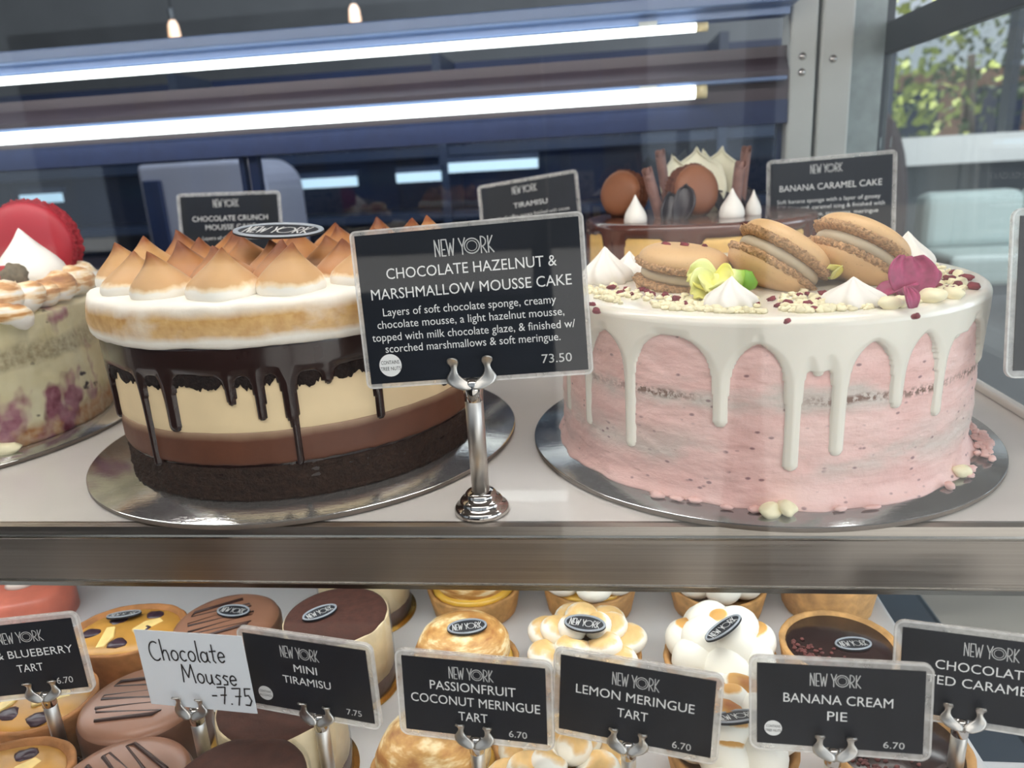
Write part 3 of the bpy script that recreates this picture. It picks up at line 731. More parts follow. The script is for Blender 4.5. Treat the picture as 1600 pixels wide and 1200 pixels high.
def back_card(label, c, rot, lines, price=None, sticker=None, slabel=None, logo=(.47, .11, .26, .11, .0007)):
    card('price_card', label, c, rot, .117, .079, lines, logo=logo, price=price, sticker=sticker, margin=.004)
    if slabel: stand(slabel, c, rot, .079, 0, 0.0, 1.0, .0155)
back_card('black card reading banana caramel cake, behind the pink cake', (.2396, .4736, .1331), (-.164, -.036, -.230),
     [('title_lettering', [('BANANA CARAMEL CAKE', .50, .335, .84, .085, 0)]), ('description_lettering', [('Soft banana sponge with a layer of gooey', .485, .51, .85, .055, 0), ('salted caramel, caramel icing & finished with', .49, .60, .91, .055, 0), ('chocolate ganache, macarons, meringue', .475, .69, .84, .055, 0), ('& chocolate.', .47, .78, .26, .055, 0)])],
     ('73.50', .84, .90, .14, .065), (.10, .86, .045, ['CONTAINS', 'TREE NUTS']), 'stand behind the pink cake holding the banana caramel card')
back_card('black card reading tiramisu, behind the large hazelnut card', (-.0826, .5582, .1266), (-.268, -.110, -.132),
     [('title_lettering', [('TIRAMISU', .52, .34, .36, .08, 0)]), ('description_lettering', [('Layers of coffee sponge finished with cocoa', .50, .50, .84, .055, 0)])], None, None, 'stand holding the tiramisu card at the back of the shelf')
back_card('black card reading chocolate crunch mousse cake, behind the meringue topped cake', (-.4370, .5077, .1292), (-.146, .021, .082),
     [('title_lettering', [('CHOCOLATE CRUNCH', .50, .33, .78, .08, 0), ('MOUSSE CAKE', .50, .46, .52, .08, 0)]), ('description_lettering', [('Layers of chocolate mousse', .50, .62, .6, .055, 0)])], None, None, 'stand holding the chocolate crunch card at the back left')
back_card('large card in a clear sleeve cut by the right edge, beside the pink cake', (.270, .0536, .1064), (-.183, .039, .141), [], None, (.10, .80, .055, ['CONTAINS', 'TREE NUTS']), 'stand at the right end of the shelf holding the cut-off card', logo=None)

# ================================================================== CAKE PARTS
def board(name, label, x, y, R, z=0.0, mat='foil', th=.0034):
    t = thing(name, label, 'cake board', (x, y, z+.0006))
    MB().lathe([(0, th), (R-.0006, th), (R, th-.0006)], 128).build('foil_top', MAT[mat], t)
    MB().lathe([(R, th-.0006), (R, .0006), (R-.0006, 0), (0, 0)], 128).build('board_edge', MAT['foil_edge'], t)
    return t

def ang_at(cx, cy, R, z, px):
    """angle on a cake's near side that the photograph shows at the column px"""
    best = None
    base = math.atan2(CAM.y-cy, CAM.x-cx)
    for k in range(-170, 171):
        a = base + math.radians(k*.5)
        q = Vector((cx+R*math.cos(a), cy+R*math.sin(a), z)) - CAM
        d = abs(800+F_PX*(q.dot(_r))/(q.dot(_f)) - px)
        if best is None or d < best[0]: best = (d, a)
    return best[1]

def glaze_skin(R0, ztop, zmin, skirt, drips, t=.0026, nth=760, nz_=96, rim=.004, seed=1.0, arcs=0.010, inner=.0016):
    """a poured glaze: the skirt over the rim and the runs as one smooth skin.
    drips: (angle, z of the lower end, half width at top, half width at the end)"""
    R = R0
    def field(a, z):
        base = skirt + .0022*noise.noise(Vector((math.cos(a)*3.2, math.sin(a)*3.2, seed)))
        d = z - base                            # >0 inside the skirt
        for (da, ze, w0, w1) in drips:
            ds = (a-da+PI) % (2*PI) - PI
            s = abs(ds*R)
            if s > .05: continue
            if z >= ze:
                f = min(1, max(0, (z-ze)/(ztop-ze)))
                w = w1 + (w0-w1)*f**3
                flare = arcs*math.exp(-max(0, base-z)/.0075) if z < base else arcs
                q = (w+flare) - s
            else:
                q = w1 - math.hypot(s, z-ze)
            # smooth union
            k = .0035; h = max(0, min(1, .5+.5*(q-d)/k)); d = d*(1-h)+q*h + k*h*(1-h)
        return d
    m = MB(); vs = []
    for i in range(nth):
        a = 2*PI*i/nth
        for j in range(nz_+1):
            z = zmin + (ztop-rim-zmin)*j/nz_
            d = field(a, z)
            if d > 0: off = t*min(1.0, math.sqrt(d/.0048)) if d < .0048 else t
            else: off = -inner
            rr = R+off
            vs.append((rr*math.cos(a), rr*math.sin(a), z))
    n = nz_+1
    fs = [(i*n+j, ((i+1) % nth)*n+j, ((i+1) % nth)*n+j+1, i*n+j+1) for i in range(nth) for j in range(nz_)]
    m.add(vs, fs)
    # rounded rim and flat top
    prof = [(R+t-rim+rim*math.cos(math.radians(q)), ztop-rim+rim*math.sin(math.radians(q))) for q in range(0, 91, 15)] + [(R*.9, ztop), (R*.5, ztop), (.0005, ztop)]
    m.lathe(prof, 256)
    return m

KISS = [(0, .90), (.05, .97), (.12, 1.0), (.22, .985), (.34, .90), (.46, .75), (.57, .58), (.68, .41), (.78, .27), (.87, .16), (.94, .085), (1.0, .0)]
def kiss_mb(R, H, bend=(0, 0), ribs=0, depth=.1, twist=0, seg=40, seed=0.0, lump=.04):
    def fn(t, i, r, z):
        q = z/H
        f = 1 + (depth*math.cos(ribs*(t+twist*q))*(1 if q < .95 else 0) if ribs else 0)
        f += lump*noise.noise(Vector((math.cos(t)*1.2, math.sin(t)*1.2, q*2+seed)))
        return (r*f, z)
    m = MB().lathe([(0, 0)]+[(R*r, H*z) for z, r in KISS], seg, fn=fn)
    m.v = [(x+bend[0]*(z/H)**3, y+bend[1]*(z/H)**3, z) for x, y, z in m.v]
    return m

def macaron(label, c, rotm, R=.0275, mats=('mac', 'mac_foot', 'mac_fill'), seed=0.0, name='macaron', gap=.0062, lid=.0108):
    """rotm: rotation matrix; local z is the macaron's axis; centre c"""
    t = thing(name, label, 'macaron', c)
    t.rotation_euler = rotm.to_euler()
    for sg, nm in ((1, 'top_shell'), (-1, 'bottom_shell')):
        prof = []
        for k in range(15):
            u = k/14
            a = u*PI/2
            prof.append((R*math.cos(a)**.62 if k < 14 else 0, sg*(gap/2+.0042+lid*math.sin(a)**.85)))
        def dome(t_, i, r, z): return (r*(1+.012*noise.noise(Vector((math.cos(t_)*2, math.sin(t_)*2, seed+sg)))), z)
        shl = MB().lathe([(0, sg*(gap/2+.003)), (R*.97, sg*(gap/2+.0036))]+prof, 56, fn=dome).build(nm, MAT[mats[0]], t)
        def ruffle(t_, i, r, z):
            n1 = noise.noise(Vector((math.cos(t_)*9, math.sin(t_)*9, z*700+seed*3+sg)))
            n2 = noise.noise(Vector((math.cos(t_)*24, math.sin(t_)*24, z*1500+seed*5-sg)))
            return (r+(.0017*n1+.0021*n2 if r > R*.8 else 0), z + (.0008*n2 if r > R*.8 else 0))
        MB().lathe([(0, sg*gap/2), (R*.90, sg*gap/2), (R*.985, sg*(gap/2+.0007)), (R*1.045, sg*(gap/2+.0018)), (R*1.05, sg*(gap/2+.0028)), (R*1.03, sg*(gap/2+.0042)), (R*.985, sg*(gap/2+.0052)), (0, sg*(gap/2+.0052))], 220, fn=ruffle).build('foot', MAT[mats[1]], shl)
    MB().lathe([(0, -gap/2-.0004), (R*.86, -gap/2-.0004), (R*.91, -gap/4), (R*.915, 0), (R*.91, gap/4), (R*.86, gap/2+.0004), (0, gap/2+.0004)], 56).build('filling', MAT[mats[2]], t)
    return t

def oval_plaque(label, c, rot, a, b=None, text=True, group='oval plaques on the small cakes'):
    b = b or a*.58
    t = thing('oval_plaque', label, 'plaque', c, rot, group)
    el = lambda s, z: [(a*s*math.cos(2*PI*k/40), b*(1-(1-s)*a/b)*math.sin(2*PI*k/40)) for k in range(40)]
    o = el(1, 0)
    MB().prism(o, 0, .0012, 'z').build('disc', MAT['plaque'], t, False)
    n = 40; m = MB(); r0 = el(1.0, 0); r1 = el(.985, 0); r2 = el(.90, 0); r3 = el(.885, 0)
    m.add([(x, y, .0008) for x, y in r0]+[(x, y, .0017) for x, y in r1]+[(x, y, .0017) for x, y in r2]+[(x, y, .0012) for x, y in r3],
          [(q*n+k, q*n+(k+1) % n, (q+1)*n+(k+1) % n, (q+1)*n+k) for q in range(3) for k in range(n)])
    m.build('rim', MAT['plaque_rim'], t)
    if text:
        m = MB(); put_logo(m, 0, 0, a*1.42, b*.78, 0, a*.036, inner=False); m.v = [(x, z, .00135) for x, y, z in m.v]
        m.build('logo_lettering', MAT['ink_grey'], t, False)
    return t

# ================================================================== CHOCOLATE AND MERINGUE CAKE
CX, CY = -.215, .1444
board('cake_board', 'silver foil board under the meringue topped chocolate cake', CX, CY, .1507)
ck = thing('layer_cake', 'tall chocolate hazelnut layer cake topped with scorched meringue peaks', 'cake', (CX, CY, .004))
def rough(amp, sc, seed, zamp=0.0, topz=None):
    def fn(t, i, r, z):
        q = Vector((math.cos(t)*sc, math.sin(t)*sc, z*sc*9+seed))
        return (r + amp*noise.noise(q) + amp*.6*noise.noise(q*2.7) if r > .02 else r, z + (zamp*noise.noise(Vector((math.cos(t)*14, math.sin(t)*14, seed)))+zamp*.6*noise.noise(Vector((math.cos(t)*40, math.sin(t)*40, seed)))) * (1 if topz is not None and abs(z-topz) < .0035 else 0))
    return fn
def zs(a, b, n): return [a+(b-a)*k/n for k in range(n+1)]
MB().lathe([(0, 0)]+[(.1215+.0008*(k % 2), z) for k, z in enumerate(zs(0, .0215, 10))]+[(.119, .0215), (0, .0215)], 360, fn=rough(.0014, 22, 1)).build('sponge_base', MAT['ch_sponge'], ck)
MB().lathe([(0, .0235), (.1222, .0235)]+[(.1226, z) for z in zs(.025, .0425, 6)]+[(.1222, .0440), (0, .0440)], 256, fn=rough(.0003, 6, 2, .0006, .0238)).build('chocolate_mousse', MAT['ch_mousse'], ck)
MB().lathe([(0, .0435), (.1222, .0435)]+[(.1224, z) for z in zs(.0440, .080, 6)]+[(0, .081)], 256, fn=rough(.0003, 6, 3)).build('hazelnut_mousse', MAT['hz_mousse'], ck)
def ragged(t, i, r, z):
    lo = z < .0758 and r > .02
    e = .0058*noise.noise(Vector((math.cos(t)*11, math.sin(t)*11, 3)))+.0036*noise.noise(Vector((math.cos(t)*37, math.sin(t)*37, 5)))+.0024*noise.noise(Vector((math.cos(t)*90, math.sin(t)*90, 7)))
    q = Vector((math.cos(t)*30, math.sin(t)*30, z*260))
    return (r+(.0011*noise.noise(q)+.0007*noise.noise(q*2.3) if r > .1215 else 0), z+(e if lo else e*.5*(z < .082)))
MB().lathe([(0, .0710), (.1205, .0710), (.1232, .0716), (.1240, .0735), (.1241, .0775), (.1240, .081), (.1240, .084), (.1238, .088), (.1238, .092), (.120, .0945), (0, .0945)], 720, fn=ragged).build('top_sponge', MAT['crumb'], ck)
dr = []
for (px, zt, ze, w0, w1) in ((172, .06, .055, .0035, .0026), (228, .05, .021, .0042, .0020), (264, .06, .0475, .0052, .0040), (358, .07, .0625, .0028, .0022), (405, .066, .0530, .0034, .0026),
                             (448, .07, .052, .0070, .0030), (464, .04, .0235, .0056, .0020), (513, .075, .070, .0040, .0022), (592, .06, .043, .0040, .0026), (697, .06, .050, .0036, .0026), (760, .06, .05, .004, .003)):
    dr.append((ang_at(CX, CY, .125, .004+zt, px), ze, w0, w1))
dr += [(.9+.42*k, .055-.012*(k % 3), .004, .003) for k in range(8)]
gl = glaze_skin(.1236, .0965, .012, .0775, dr, t=.0024, arcs=.003, seed=4.0, rim=.003, inner=.0026)
gl.build('chocolate_glaze', MAT['glaze_dark'], ck)
# meringue disc
def merr(t, i, r, z):
    if r < .05: return (r, z)
    q = Vector((math.cos(t)*5, math.sin(t)*5, z*60))
    return (r+.0011*noise.noise(q)+.0006*noise.noise(q*3), z+.0010*noise.noise(Vector((math.cos(t)*4, math.sin(t)*4, z*20+3)))+.0005*noise.noise(Vector((math.cos(t)*15, math.sin(t)*15, z*20+9))))
dprof = [(0, .0945), (.124, .0942), (.1268, .0946), (.1284, .0960), (.1293, .0985), (.1297, .102), (.1299, .106), (.1298, .110), (.1294, .1140), (.1288, .1165), (.1278, .1185), (.1256, .1202), (.122, .1210), (.10, .1212), (0, .1212)]
MB().lathe([(r, z-.0942) for r, z in dprof], 300, fn=merr).build('meringue_disc', MAT['disc'], ck, loc=(0, 0, .0942))
pk_mesh = []
for k in range(6):
    o = kiss_mb(.0200*(1, .96, 1.04, .98, 1.02, .95)[k], .0262*(1, 1.08, .94, 1.04, .98, 1.1)[k], bend=((.003, 0), (-.003, .002), (.002, -.003), (-.004, 0), (0, .004), (.005, .002))[k], seed=k*3.1, lump=.07)
    pk_mesh.append(o)
protos = []
rp = random.Random(5)
a0 = ang_at(CX, CY, .102, .13, 352)
ring = [(.1035, 16, a0), (.0655, 10, a0+.3), (.0285, 4, a0+.1)]
for (rr, n, aa) in ring:
    for k in range(n):
        a = aa+2*PI*k/n+rp.uniform(-.03, .03); r = rr+rp.uniform(-.002, .002)
        kk = rp.randrange(6)
        near = (rr > .09)
        if len(protos) < 12:
            kk = len(protos) % 6
            o = pk_mesh[kk].build('meringue_peak', MAT['peak'] if len(protos) < 6 else MAT['peak2'], ck); protos.append(o)
        else:
            o = protos[kk + (0 if near else 6)].copy(); COL.objects.link(o); o.parent = ck
        o.location = (r*math.cos(a), r*math.sin(a), .1190); o.rotation_euler = (0, 0, rp.uniform(0, 6.28)); sc = rp.uniform(.93, 1.06); o.scale = (sc, sc, sc*rp.uniform(.96, 1.08))
q = on_z(435, 362, .1525)
oval_plaque('large oval black plaque lying on the meringue peaks of the chocolate cake', (q.x, q.y, .1525), (.19, .05, -.10), .0320, .0165, group=None)

# ================================================================== PINK CAKE
PX, PY = .1015, .1414
board('cake_board', 'silver foil board under the pink frosted cake', PX, PY, .15, 0, 'foil_smooth')
pc = thing('pink_cake', 'pink frosted cake with dripping white glaze and macarons on top', 'cake', (PX, PY, .004))
def pinkr(t, i, r, z):
    if r < .05: return (r, z)
    q = Vector((math.cos(t)*6, math.sin(t)*6, z*95))
    f = .0011*noise.noise(q)+.0005*noise.noise(q*3.1)
    low = max(0, 1-z/.010)
    return (r+f+.0045*low**2*(1+.6*noise.noise(Vector((math.cos(t)*7, math.sin(t)*7, 2)))), z)
MB().lathe([(0, 0), (.128, 0)]+[(.1287-.0006*z/.1, z) for z in zs(.0008, .098, 90)]+[(.124, .1005), (0, .1005)], 420, fn=pinkr).build('frosting', MAT['frosting'], pc)
dr = []
for (px, pz, ze, w0, w1) in ((886, .06, .030, .003, .0024), (917, .05, .030, .0034, .0028), (982, .05, .0265, .0046, .0034), (1126, .06, .0480, .0060, .0042), (1240, .05, .0255, .0056, .0042), (1312, .05, .0330, .0046, .0038), (1282, .09, .0755, .0036, .0030),
                             (1404, .06, .0555, .0042, .0036), (1468, .055, .0460, .0040, .0034), (1536, .08, .0645, .0034, .0034), (1500, .095, .086, .003, .003)):
    dr.append((ang_at(PX, PY, .130, .004+pz, px), ze, w0, w1))
dr += [(.35+.36*k, .05-.014*(k % 3), .004, .0034) for k in range(8)]
gl = glaze_skin(.1288, .1035, .018, .0915, dr, t=.0026, nth=900, nz_=110, arcs=.0150, seed=9.0, rim=.005, inner=.0030)
gl.build('white_glaze', MAT['white_glaze'], pc)
rr = random.Random(12)
sm = MB()
for k in range(46):
    a = math.radians(rr.choice([rr.uniform(-35, 5), rr.uniform(-35, 5), rr.uniform(-125, -35)])); r = .1335+rr.uniform(0, .004 if math.degrees(a) < -35 else .0085)
    sm.ball((r*math.cos(a), r*math.sin(a), .0022), (rr.uniform(.002, .006), rr.uniform(.0015, .003), rr.uniform(.0008, .0022)), 10, 6, fn=lambda v: 1+.35*noise.noise(v*1.7+Vector((k, 0, 0))), rot=Matrix.Rotation(a+PI/2, 3, 'Z'))
sm.build('frosting_smear', MAT['frosting'], pc)
TOP = .1075                      # the glazed top of the pink cake

# macarons
ML = [((1066, 428), .118, (math.radians(4), math.radians(7), .2), 'tan macaron lying flat on the pink cake, leftmost of three', .0108),
      ((1216, 408), .105, (math.radians(-10), math.radians(34), -.05), 'tan macaron tilted in the middle of the pink cake', .0108),
      ((1338, 396), .112, (math.radians(-10), math.radians(31), .05), 'tan macaron tilted at the right of the pink cake beside the magenta petals', .0108)]
for k, ((px, py), y, e, lab, lid) in enumerate(ML):
    c = on_y(px, py, y)
    macaron(lab, c, Euler(e, 'XYZ').to_matrix(), .0282, seed=k*2.3)
# white meringue kisses with star-nozzle ribs
def kiss(label, x, y, R, H, seed, tw=.5, z=TOP, name='meringue_kiss', mat='meringue_white', ribs=7, group='white meringue kisses on the pink cake', depth=.13):
    m = kiss_mb(R, H, bend=(.001*math.cos(seed*5), .001), ribs=ribs, depth=depth, twist=tw, seg=84, seed=seed)
    o = m.build(name, MAT[mat], None, loc=(x, y, z-.0005)); tag(o, label, 'meringue', group); return o
for (px, py, R, H, lab) in ((948, 440, .0165, .024, 'white ribbed meringue kiss at the left edge of the pink cake'), (983, 432, .013, .018, 'small white meringue kiss behind the leftmost kiss on the pink cake'),
                            (1140, 478, .0135, .0165, 'white meringue kiss in front of the yellow petals'), (1334, 474, .0150, .0145, 'white meringue kiss in front of the rightmost tan macaron'), (1415, 418, .016, .024, 'white meringue kiss behind the magenta petals on the pink cake')):
    p = on_z(px, py, TOP); kiss(lab, p.x, p.y, R, H, px*.01)
# edible flower
p = on_z(1110, 466, TOP)
fl = thing('snapdragon_flower', 'yellow and green edible flower lying on the pink cake', 'flower', (p.x, p.y, TOP+.0055))
MB().tube([(-.004, .001, 0), (.004, .002, .0025), (.012, .003, .004), (.020, .003, .003), (.024, .003, .001)], [.0045, .0062, .0066, .0060, .0028], 20).build('flower_tube', MAT['flower'], fl)
MB().tube([(.0175, .003, .0034), (.021, .003, .0026), (.0255, .003, .0004)], [.0064, .0062, .0022], 18).build('calyx', MAT['leaf_green'], fl)
def petal(u, v, w, l, cup, ruf, seed):
    a = (u-.5)*2; q = v
    hw = w*math.sin(PI*min(1, .12+.80*q))**.6
    z = cup*(a*a)*w + ruf*math.sin(a*9+seed)*q*q + .002*math.sin(q*PI)
    return (a*hw, q*l, z)
def frame(L, N):
    L = Vector(L).normalized(); N = (Vector(N)-L*Vector(N).dot(L)).normalized(); X = L.cross(N)
    return Matrix((X, L, N)).transposed().to_euler()
for k, (w, l, L, N, lo) in enumerate(((.0125, .0170, (-1, -.25, .35), (0, -.6, .8), (.002, .001, .001)), (.0120, .0180, (-1, -.7, -.15), (.1, -.8, .7), (.003, -.002, .001)), (.0105, .0150, (-.3, -1, -.12), (.2, -.4, .9), (.002, -.003, .001)), (.0100, .0140, (.5, -.7, .25), (.2, -.8, .6), (.002, -.001, .002)))):
    MB().grid(15, 13, lambda u, v: petal(u, v, w, l, .40, .0011, k*2.0)).build('petal', MAT['flower'], fl, True, loc=lo, rot=frame(L, N), solid=.0007)
p = on_z(1298, 447, TOP)
fl = thing('snapdragon_flower', 'small pale yellow flower half hidden between the tilted macarons', 'flower', (p.x, p.y, TOP+.004))
for k in range(3): MB().grid(11, 9, lambda u, v: petal(u, v, .007, .013, .4, .001, k)).build('petal', MAT['flower'] if k else MAT['pale_green'], fl, True, rot=(.7, 0, 2.1*k+.4), solid=.0007)
# magenta petals
for k, (px, py, lab, w, l, e) in enumerate(((1417, 466, 'upright magenta petal leaning on the rightmost tan macaron', .0135, .021, (1.25, .10, .15)), (1376, 468, 'magenta petal lying flat in front of the rightmost macaron', .0085, .020, (.22, .05, -1.25)), (1440, 462, 'magenta petal right of the upright one', .0100, .015, (.8, -.2, -.5)), (1424, 486, 'small dark magenta petal standing by the glaze rim', .0040, .011, (1.0, 0, .3)))):
    p = on_z(px, py, TOP)
    o = MB().grid(19, 15, lambda u, v: petal(u, v, w, l, .30, .0016, k*1.3)).build('rose_petal', MAT['petal_pink'], None, True, loc=(p.x, p.y, TOP+.0012), rot=e, solid=.0008)
    tag(o, lab, 'petal', 'magenta petals on the pink cake')
# freeze-dried raspberry bits
bits = []
for k in range(4):
    bits.append(MB().ball((0, 0, 0), (.0026, .0017, .0013), 9, 6, fn=lambda v: 1+.55*noise.noise(v*1.3+Vector((k*3.7, 1, 0)))))
RB = [(925, 478), (932, 490), (968, 461), (985, 462), (1003, 455), (978, 455), (1012, 459), (1020, 462), (988, 428), (1050, 478), (1058, 473), (1072, 478), (1215, 480), (1230, 478), (1248, 465), (1262, 480), (1278, 474), (1270, 487), (1290, 466), (1262, 462), (1205, 470), (1230, 505),
      (1384, 482), (1396, 480), (1482, 440), (1488, 428), (1510, 438), (1478, 452), (1486, 458), (1496, 448), (1460, 452), (1520, 452), (1430, 498), (1040, 465), (955, 452), (1350, 478), (1180, 478), (1500, 432)]
first = {}
for k, (px, py) in enumerate(RB):
    p = on_z(px, py, TOP); kk = k % 4
    if kk not in first:
        o = bits[kk].build('raspberry_piece', MAT['rasp']); first[kk] = o
    else: o = first[kk].copy(); COL.objects.link(o)
    s = rr.uniform(.8, 1.75)
    o.location = (p.x, p.y, TOP+.0011*s); o.rotation_euler = (rr.uniform(-.4, .4), rr.uniform(-.4, .4), rr.uniform(0, 6)); o.scale = (s, s, s)
    tag(o, 'dark red dried raspberry piece scattered on the white top of the pink cake', 'raspberry piece', 'dried raspberry pieces on the pink cake')
for (px, py, dz, lab) in ((1037, 381, .0, 'bright red raspberry piece on top of the flat macaron'), (1065, 388, 0, 'dark raspberry piece right of the bright one on the flat macaron'), (1110, 394, 0, 'slender raspberry piece at the back of the flat macaron')):
    pass
mc = on_y(1066, 428, .118)
for (dx, dy, lab) in ((-.010, -.002, 'bright red raspberry piece on top of the flat macaron'), (.001, -.003, 'dark raspberry piece on the middle of the flat macaron'), (.014, .004, 'slender raspberry piece at the right of the flat macaron')):
    o = first[0].copy(); COL.objects.link(o); o.location = (mc.x+dx, mc.y+dy, mc.z+.0186-.0012*(dx > .01)-.05*max(0, dx)*1.6); o.scale = (1.5, 1.4, 1.7) if dx < 0 else (1.15, 1.1, 1.3); o.rotation_euler = (0, .2, dx*90)
    tag(o, lab, 'raspberry piece', 'dried raspberry pieces on the flat macaron')
# white chocolate chips and crumbs
def chip(label, px, py, s, z=TOP, y=None, rot=0.0, seed=1.0, group='white chocolate chips on the pink cake'):
    p = on_z(px, py, z) if y is None else on_y(px, py, y)
    o = MB().ball((0, 0, 0), (.0050*s, .0036*s, .0030*s), 18, 12, fn=lambda v: 1+.30*noise.noise(v*1.2+Vector((seed*4.1, 2, 0)))).build('white_chocolate_chip', MAT['white_choc'], None, loc=(p.x, p.y, p.z+.0024*s if y is None else p.z), rot=(.2, .15, rot))
    tag(o, label, 'chocolate chip', group)
for k, (px, py, s, lab) in enumerate(((1391, 482, 1.15, 'white chocolate chip in front of the magenta petals, left'), (1408, 480, .9, 'white chocolate chip touching the front of the magenta petals'), (1455, 472, 1.35, 'largest white chocolate chip, right of the magenta petals'), (1462, 435, 1.0, 'white chocolate chip behind the largest chip'),
                                  (1496, 433, .8, 'small white chocolate chip near the right rim of the pink cake'), (1490, 466, 1.05, 'white chocolate chip right of the largest chip'), (1500, 446, .9, 'white chocolate chip among raspberry pieces at the right rim'))):
    chip(lab, px, py, s, seed=k*1.9+.3, rot=k*1.1)
chip('white chocolate chip fallen on the front edge of the board under the pink cake', 1205, 806, 1.35, z=.004, seed=3.3, rot=.6, group=None)
chip('pale white chocolate piece leaning on the foot of the pink cake at front', 1228, 803, 1.35, z=.005, seed=5.1, rot=1.6, group=None)
chip('white chocolate chip fallen on the board at the right foot of the pink cake', 1503, 743, 1.2, z=.0055, seed=7.7, rot=.3, group=None)
cr = MB()
for k in range(1500):
    a = math.radians(rr.gauss(-88, 44)); r = .121-abs(rr.gauss(0, .017))
    if not (-170 < math.degrees(a) < 20): continue
    dens = noise.noise(Vector((math.cos(a)*5, math.sin(a)*5, r*60)))
    if dens < -.2: continue
    s = rr.uniform(.0007, .0024)*rr.uniform(.7, 1.1)
    cr.ball((PX+r*math.cos(a), PY+r*math.sin(a), TOP+s*.5), (s*1.2, s, s*.8), 7, 5, fn=lambda v: 1+.6*noise.noise(v*1.5+Vector((k, 0, 0))))
o = cr.build('chocolate_crumbs', MAT['white_choc']); tag(o, 'pale white chocolate crumbs strewn over the glazed top of the pink cake', 'crumbs', kind='stuff')

# ================================================================== BERRY CAKE AT THE LEFT
BX, BY = -.545, .172
board('cake_board', 'silver foil board under the berry cake at the left edge', BX, BY, .15, 0, 'foil')
bc = thing('berry_cake', 'cream and berry layer cake wrapped in clear film, cut by the left edge', 'cake', (BX, BY, .004))
BR = .128
MB().lathe([(0, 0)]+[(BR-.002, z) for z in zs(.0005, .094, 50)]+[(BR-.006, .096), (0, .096)], 300, fn=rough(.0012, 12, 6)).build('cake_body', MAT['berry_side'], bc)
MB().lathe([(BR+.0008, 0), (BR+.0012, .05), (BR+.0008, .094)], 160).build('acetate_collar', MAT['acetate'], bc, True)
def blob_tube(pts, rad, name, mat, parent, lump=.25, seed=0.0):
    """a piped ribbon of meringue"""
    P = [Vector(p) for p in pts]; Q = []
    for i in range(len(P)-1):
        p0 = P[max(0, i-1)]; p1 = P[i]; p2 = P[i+1]; p3 = P[min(len(P)-1, i+2)]
        for k in range(6):
            t = k/6; Q.append(.5*((2*p1)+(-p0+p2)*t+(2*p0-5*p1+4*p2-p3)*t*t+(-p0+3*p1-3*p2+p3)*t**3))
    Q.append(P[-1]); n = len(Q)
    r = [rad*(math.sin(PI*min(1, max(0, (.06+.9*i/(n-1)))))**.5)*(1+lump*noise.noise(Vector((i*.3, seed, 0)))) for i in range(n)]
    zb = min(q.z for q in Q)
    return MB().tube([(q.x, q.y, q.z-zb) for q in Q], r, 14).build(name, mat, parent, loc=(0, 0, zb))
for k in range(15):
    a = math.radians(-130+k*18); z = .104
    pts = []
    for q in range(6):
        aa = a+math.radians(16*q/5); r = BR-.010+.007*math.sin(q*2.1+k); pts.append((r*math.cos(aa), r*math.sin(aa), z+.003*math.sin(q*1.9+k*2)+.004))
    blob_tube(pts, .0115+.002*(k % 3 == 0), 'meringue_swirl', MAT['swirl'], bc, seed=k*1.3)
for k in range(10):
    a = math.radians(-120+k*30); pts = []
    for q in range(6):
        aa = a+.10*q; r = BR-.026+.007*math.sin(q*1.7+k*2); pts.append((r*math.cos(aa), r*math.sin(aa), .103+.003*math.cos(q*2+k)))
    blob_tube(pts, .011, 'meringue_swirl', MAT['swirl'], bc, seed=k*2.3+7)
# drooping ribbon over the side
aa = [ang_at(BX, BY, BR, .1, x) for x in (-6, 8, 22, 30)]
blob_tube([((BR-.012)*math.cos(aa[0]), (BR-.012)*math.sin(aa[0]), .104), ((BR+.004)*math.cos(aa[1]), (BR+.004)*math.sin(aa[1]), .100), ((BR+.006)*math.cos(aa[2]), (BR+.006)*math.sin(aa[2]), .097), ((BR+.004)*math.cos(aa[3]), (BR+.004)*math.sin(aa[3]), .0935), ((BR+.006)*math.cos(aa[3]), (BR+.006)*math.sin(aa[3]), .0965)], .0085, 'meringue_swirl', MAT['swirl'], bc, seed=33)
c = on_y(56, 390, .238); c.z += .004
macaron('large red macaron standing upright on the berry cake', c, Euler((math.radians(86), 0, math.radians(10)), 'XYZ').to_matrix(), .0358, ('mac_red', 'mac_red_foot', 'mac_red'), seed=8.1, name='red_macaron', gap=.005, lid=.010)
p = on_y(52, 440, .205)
m = kiss_mb(.0275, .0455, bend=(-.002, 0), ribs=0, seg=48, seed=2.2, lump=.03); o = m.build('meringue_kiss', MAT['meringue_white'], None, loc=(p.x, p.y, p.z-.002)); tag(o, 'large smooth white meringue kiss in front of the red macaron', 'meringue')
p = on_y(0, 438, .172)
t = thing('strawberry', 'strawberry piece with dry leafy end on the berry cake', 'strawberry', p)
MB().ball((0, 0, 0), (.0165, .0120, .0105), 24, 14, rot=Euler((0, -.3, .1)).to_matrix()).build('flesh', MAT['strawberry'], t)
MB().ball((.0172, -.005, .0032), (.0092, .0090, .0098), 26, 18, fn=lambda v: 1+.22*noise.noise(v*2.2)+.10*math.sin(9*math.atan2(v.z, v.y))*max(0, v.x)).build('leaf_cap', MAT['calyx'], t)
p = on_y(-2, 470, .135)
o = MB().ball((0, 0, 0), (.010, .006, .005), 16, 10, fn=lambda v: 1+.2*noise.noise(v*2)).build('fruit_slice', MAT['mango'], None, loc=p); tag(o, 'small yellow green fruit slice at the left edge of the berry cake', 'fruit')
p = on_z(10, 708, .004)
o = MB().ball((0, 0, 0), (.012, .006, .0045), 16, 10, fn=lambda v: 1+.4*noise.noise(v*2)).build('cake_crumb', MAT['white_choc'], None, loc=(p.x, p.y, .0075)); tag(o, 'pale crumb lying on the board of the berry cake', 'crumb')

